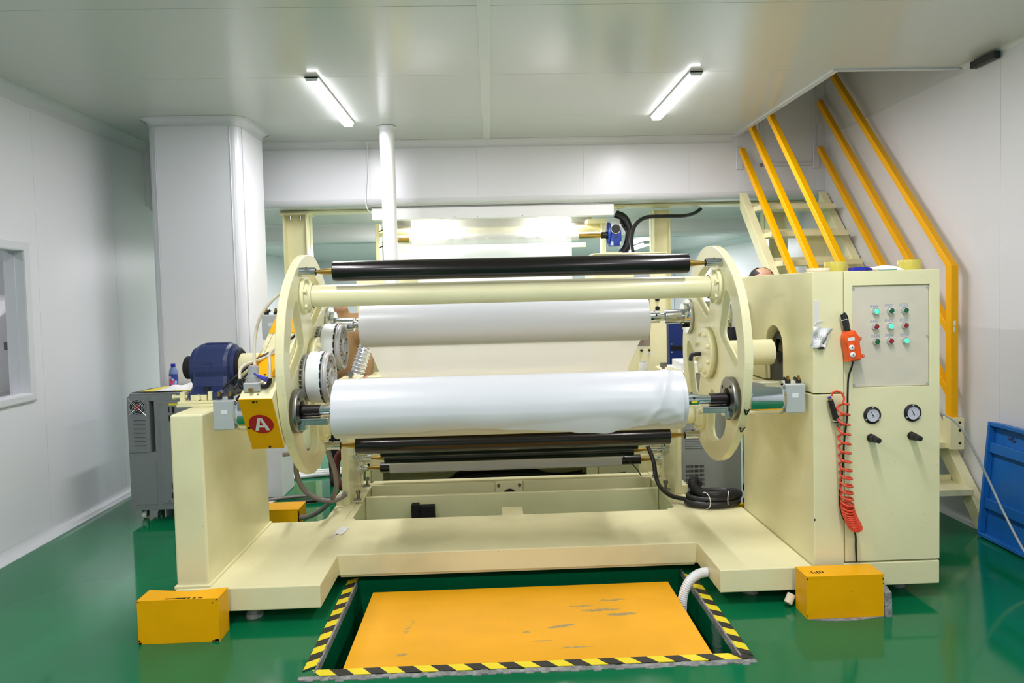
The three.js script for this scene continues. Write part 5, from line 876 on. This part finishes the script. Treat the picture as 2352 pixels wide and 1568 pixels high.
{
  const z = -4.62, t = thing('vented_cabinet', 'light grey vented cabinet behind the right disc', 'cabinet', [1.5, 0, -4.85]);
  part(t, 'body', bx(1.29, 1.70, .05, .93, -5.1, z, .006), M.greyLight); part(t, 'corner_post', bx(1.262, 1.292, .03, .93, -5.1, z + .006, .006), M.aluminium);
  part(t, 'top', bx(1.255, 1.705, .93, .945, -5.11, z + .01, .004), M.white);
  for (let k = 0; k < 9; k++) part(t, 'louvre', prismX([[z, .54 - k * .016], [z + .01, .547 - k * .016], [z, .551 - k * .016]], 1.31, 1.46), M.greyLight);
  for (let r = 0; r < 5; r++) { part(t, 'vent_slot', bx(1.315, 1.44, .155 + r * .031, .174 + r * .031, z, z + .0012, .0004), M.greyDark); for (let k = 0; k < 14; k++) part(t, 'vent_bar', pbx(1.32 + k * .0087, 1.3228 + k * .0087, .155 + r * .031, .174 + r * .031, z + .0012, z + .0022), M.greyLight); }
  for (const x of [1.32, 1.66]) part(t, 'foot', cylY(x, 0, .05, z - .06, .02, 14), M.black);
  for (const x of [1.5, 1.56]) part(t, 'cable_gland', cylZ(x, .10, z, z + .04, .02, 16), M.black);
  solo('white_carton', 'white carton on the light grey vented cabinet', 'box', prismY([[1.31, -4.68], [1.52, -4.66], [1.62, -4.82], [1.58, -5.0], [1.33, -5.0]], .945, 1.0, .003), M.white);
  solo('paper_core', 'short white cardboard core on the frame behind the front film roll', 'core', lathe([[0, .026], [0, .03], [.06, .03], [.06, .026]], [1.03, .96, -4.62], [1.03, 9, -4.62], 32), M.pipeWhite);
  solo('foil_duct', 'silver flexible foil duct rising behind the rear film roll', 'duct', (() => { const pts = [V(-1.06, .7, -5.15), V(-1.03, .9, -5.16), V(-.98, 1.06, -5.18), V(-.94, 1.2, -5.22)]; const cv = new THREE.CatmullRomCurve3(pts), out = [tube(pts, .05, 40, 16)]; for (let i = 1; i < 20; i++) { const p = cv.getPointAt(i / 20), d = cv.getTangentAt(i / 20); const g = new THREE.TorusGeometry(.05, .007, 6, 24); g.applyQuaternion(new THREE.Quaternion().setFromUnitVectors(V(0, 0, 1), d)); g.translate(p.x, p.y, p.z); out.push(g); } return out; })(), M.foil);
  const cp = thing('cover_panel', 'plain cream cover panel of the coating line behind the rear film roll', 'panel', [-.7, 0, -5.9]); part(cp, 'sheet', [bx(-1.15, -.62, .0, 1.78, -5.98, -5.9, .005)], M.cream); part(cp, 'top_edge', bx(-1.17, -.6, 1.78, 1.79, -5.99, -5.88, .003), M.cream);
  for (let k = 0; k < 5; k++) solo('floor_hose', 'black hose on the floor behind the base frame, number of the bundle'.replace(', number of the bundle', [' nearest the rear panel', ' second from the rear panel', ' in the middle of the bundle', ' second from the back of the bundle', ' at the back of the bundle'][k]), 'hose', tube([[-.75 + .1 * k, .03, -5.05 - .09 * k], [-.3, .04 + .012 * k, -5.06 - .08 * k], [.2, .05 + .015 * k, -5.08 - .07 * k], [.6, .045 + .03 * rnd(), -5.05 - .1 * k], [1.0, .08 + .02 * k, -5.04 - .12 * k]], .02 + .004 * (k % 2), 50, 8), M.hoseBlack, 'hoses on the floor behind the frame');
}
// ---------------------------------------------------------------- people
function bodyMesh(bones, centre, half, cell) {            // bones: [a, b, ra, rb]; smooth union of tapered capsules
  const res = Math.ceil(2 * half / cell), mc = new MarchingCubes(res, M.skin, false, false, 220000); mc.isolation = 0;
  const L = bones.map(([a, b, ra, rb]) => { const d = [b[0] - a[0], b[1] - a[1], b[2] - a[2]]; return [a, d, d[0] * d[0] + d[1] * d[1] + d[2] * d[2] || 1e-9, ra, rb]; }), K = .022;
  const f = (i) => (i - res / 2) / (res / 2) * half;
  for (let k = 0; k < res; k++) for (let j = 0; j < res; j++) for (let i = 0; i < res; i++) {
    const x = centre[0] + f(i), y = centre[1] + f(j), z = centre[2] + f(k); let m = 1;
    for (const [a, d, dd, ra, rb] of L) { const px = x - a[0], py = y - a[1], pz = z - a[2]; let t = (px * d[0] + py * d[1] + pz * d[2]) / dd; t = t < 0 ? 0 : t > 1 ? 1 : t; const q = Math.hypot(px - d[0] * t, py - d[1] * t, pz - d[2] * t) - (ra + (rb - ra) * t); const h = Math.max(0, K - Math.abs(m - q)) / K; m = Math.min(m, q) - h * h * K * .25; }
    mc.field[i + j * res + k * res * res] = -m;
  }
  mc.update(); const n = mc.count, g = new THREE.BufferGeometry();
  const pos = new Float32Array(mc.positionArray.slice(0, n * 3)), nor = new Float32Array(mc.normalArray.slice(0, n * 3));
  for (let i = 0; i < n; i++) for (let c = 0; c < 3; c++) pos[i * 3 + c] = pos[i * 3 + c] * half + centre[c];
  g.setAttribute('position', new THREE.BufferAttribute(pos, 3)); g.setAttribute('normal', new THREE.BufferAttribute(nor, 3)); return g;
}
function person(label, x, z, H, turn, top, legs, bald) {
  const t = thing('person', label, 'person', [x, 0, z]); const s = H / 1.7;
  const place = (g) => { g.scale(s, s, s); g.rotateY(turn); g.translate(x, 0, z); return g; };
  const tor = [], leg = [];
  tor.push([[0, .98, 0], [0, 1.2, .01], .135, .14], [[-.09, 1.0, 0], [.09, 1.0, 0], .12, .12], [[-.1, 1.28, .01], [.1, 1.28, .01], .125, .125], [[-.14, 1.38, 0], [.14, 1.38, 0], .07, .07], [[0, 1.36, 0], [0, 1.47, .01], .075, .06]);
  for (const q of [-1, 1]) { tor.push([[q * .19, 1.38, 0], [q * .235, 1.12, -.02], .06, .05], [[q * .235, 1.12, -.02], [q * .20, .92, .13], .05, .036]); leg.push([[q * .09, .98, 0], [q * .1, .52, .02], .095, .065], [[q * .1, .52, .02], [q * .1, .1, -.01], .062, .045], [[q * .1, .05, -.03], [q * .11, .035, .13], .045, .035]); }
  part(t, 'jacket', place(bodyMesh(tor, [0, 1.15, 0], .5, .016)), top); part(t, 'trousers', place(bodyMesh(leg, [0, .5, 0], .58, .018)), legs);
  const head = [[[0, 1.43, .0], [0, 1.5, .01], .055, .055], [[0, 1.59, -.015], [0, 1.60, .01], .088, .085], [[0, 1.545, .035], [0, 1.50, .055], .06, .035], [[0, 1.575, .095], [0, 1.545, .11], .012, .017], [[-.082, 1.575, -.005], [-.086, 1.545, -.005], .018, .013], [[.082, 1.575, -.005], [.086, 1.545, -.005], .018, .013]];
  for (const q of [-1, 1]) { const w = [q * .20, .92, .13]; const D = (a, b, c) => [w[0] + q * a, w[1] + b, w[2] + c]; head.push(); }
  const hg = [bodyMesh(head, [0, 1.55, .01], .19, .005)];
  for (const q of [-1, 1]) { const D = (a, b, c) => [q * (.20 + a), .92 + b, .13 + c]; const hb = [[D(0, 0, 0), D(-.005, -.05, .05), .026, .03]]; for (let k = 0; k < 4; k++) { const o = (k - 1.5) * .017, l = [.8, 1, .95, .75][k]; hb.push([D(o, -.055, .06), D(o, -.085 * l - .01, .085), .0095, .009], [D(o, -.085 * l - .01, .085), D(o - .004, -.118 * l - .01, .082), .009, .0075]); } hb.push([D(-.025, -.02, .03), D(-.045, -.045, .065), .011, .0095], [D(-.045, -.045, .065), D(-.042, -.07, .085), .0095, .008]); hg.push(bodyMesh(hb, [q * .2, .86, .19], .11, .0045)); }
  const sk = part(t, 'body', hg.map(place), M.skin);
  part(t, 'eye', place(new THREE.SphereGeometry(.009, 12, 8).translate(-.032, 1.575, .085)), M.ink); part(t, 'eye', place(new THREE.SphereGeometry(.009, 12, 8).translate(.032, 1.575, .085)), M.ink); part(t, 'mouth', place(bx(-.022, .022, 1.512, 1.518, .082, .09, .002)), M.redMark);
  const hr = []; for (let i = 0; i <= 22; i++) { const row = []; for (let j = 0; j <= 36; j++) { const a = j / 36 * Math.PI * 2, e = i / 22; const front = Math.max(0, Math.sin(a)); let hi = bald ? (Math.PI / 2) * (.78 - .50 * Math.pow(front, 1.0)) : Math.PI / 2; let lo = -.35 + .95 * Math.pow(front, .6); if (lo > hi) lo = hi; const p = lo + (hi - lo) * e; const R = .0925; row.push(V(R * Math.cos(p) * Math.cos(a) * .985, 1.598 + R * 1.02 * Math.sin(p), -.004 + R * 1.09 * Math.cos(p) * Math.sin(a))); } hr.push(row); }
  part(t, 'hair', place(sheet(hr)), M.hair);
  return t;
}
person('person with receding dark hair standing behind the control cabinet', 1.95, -4.86, 1.665, .05, M.darkCloth, M.darkCloth, true);
person('person in a tan jacket standing behind the left disc', -1.225, -5.62, 1.62, .25, M.tan, M.darkCloth, false);

scene.traverse(o => { if (o.isMesh) { o.castShadow = true; o.receiveShadow = true; } });
renderer.render(scene, camera);
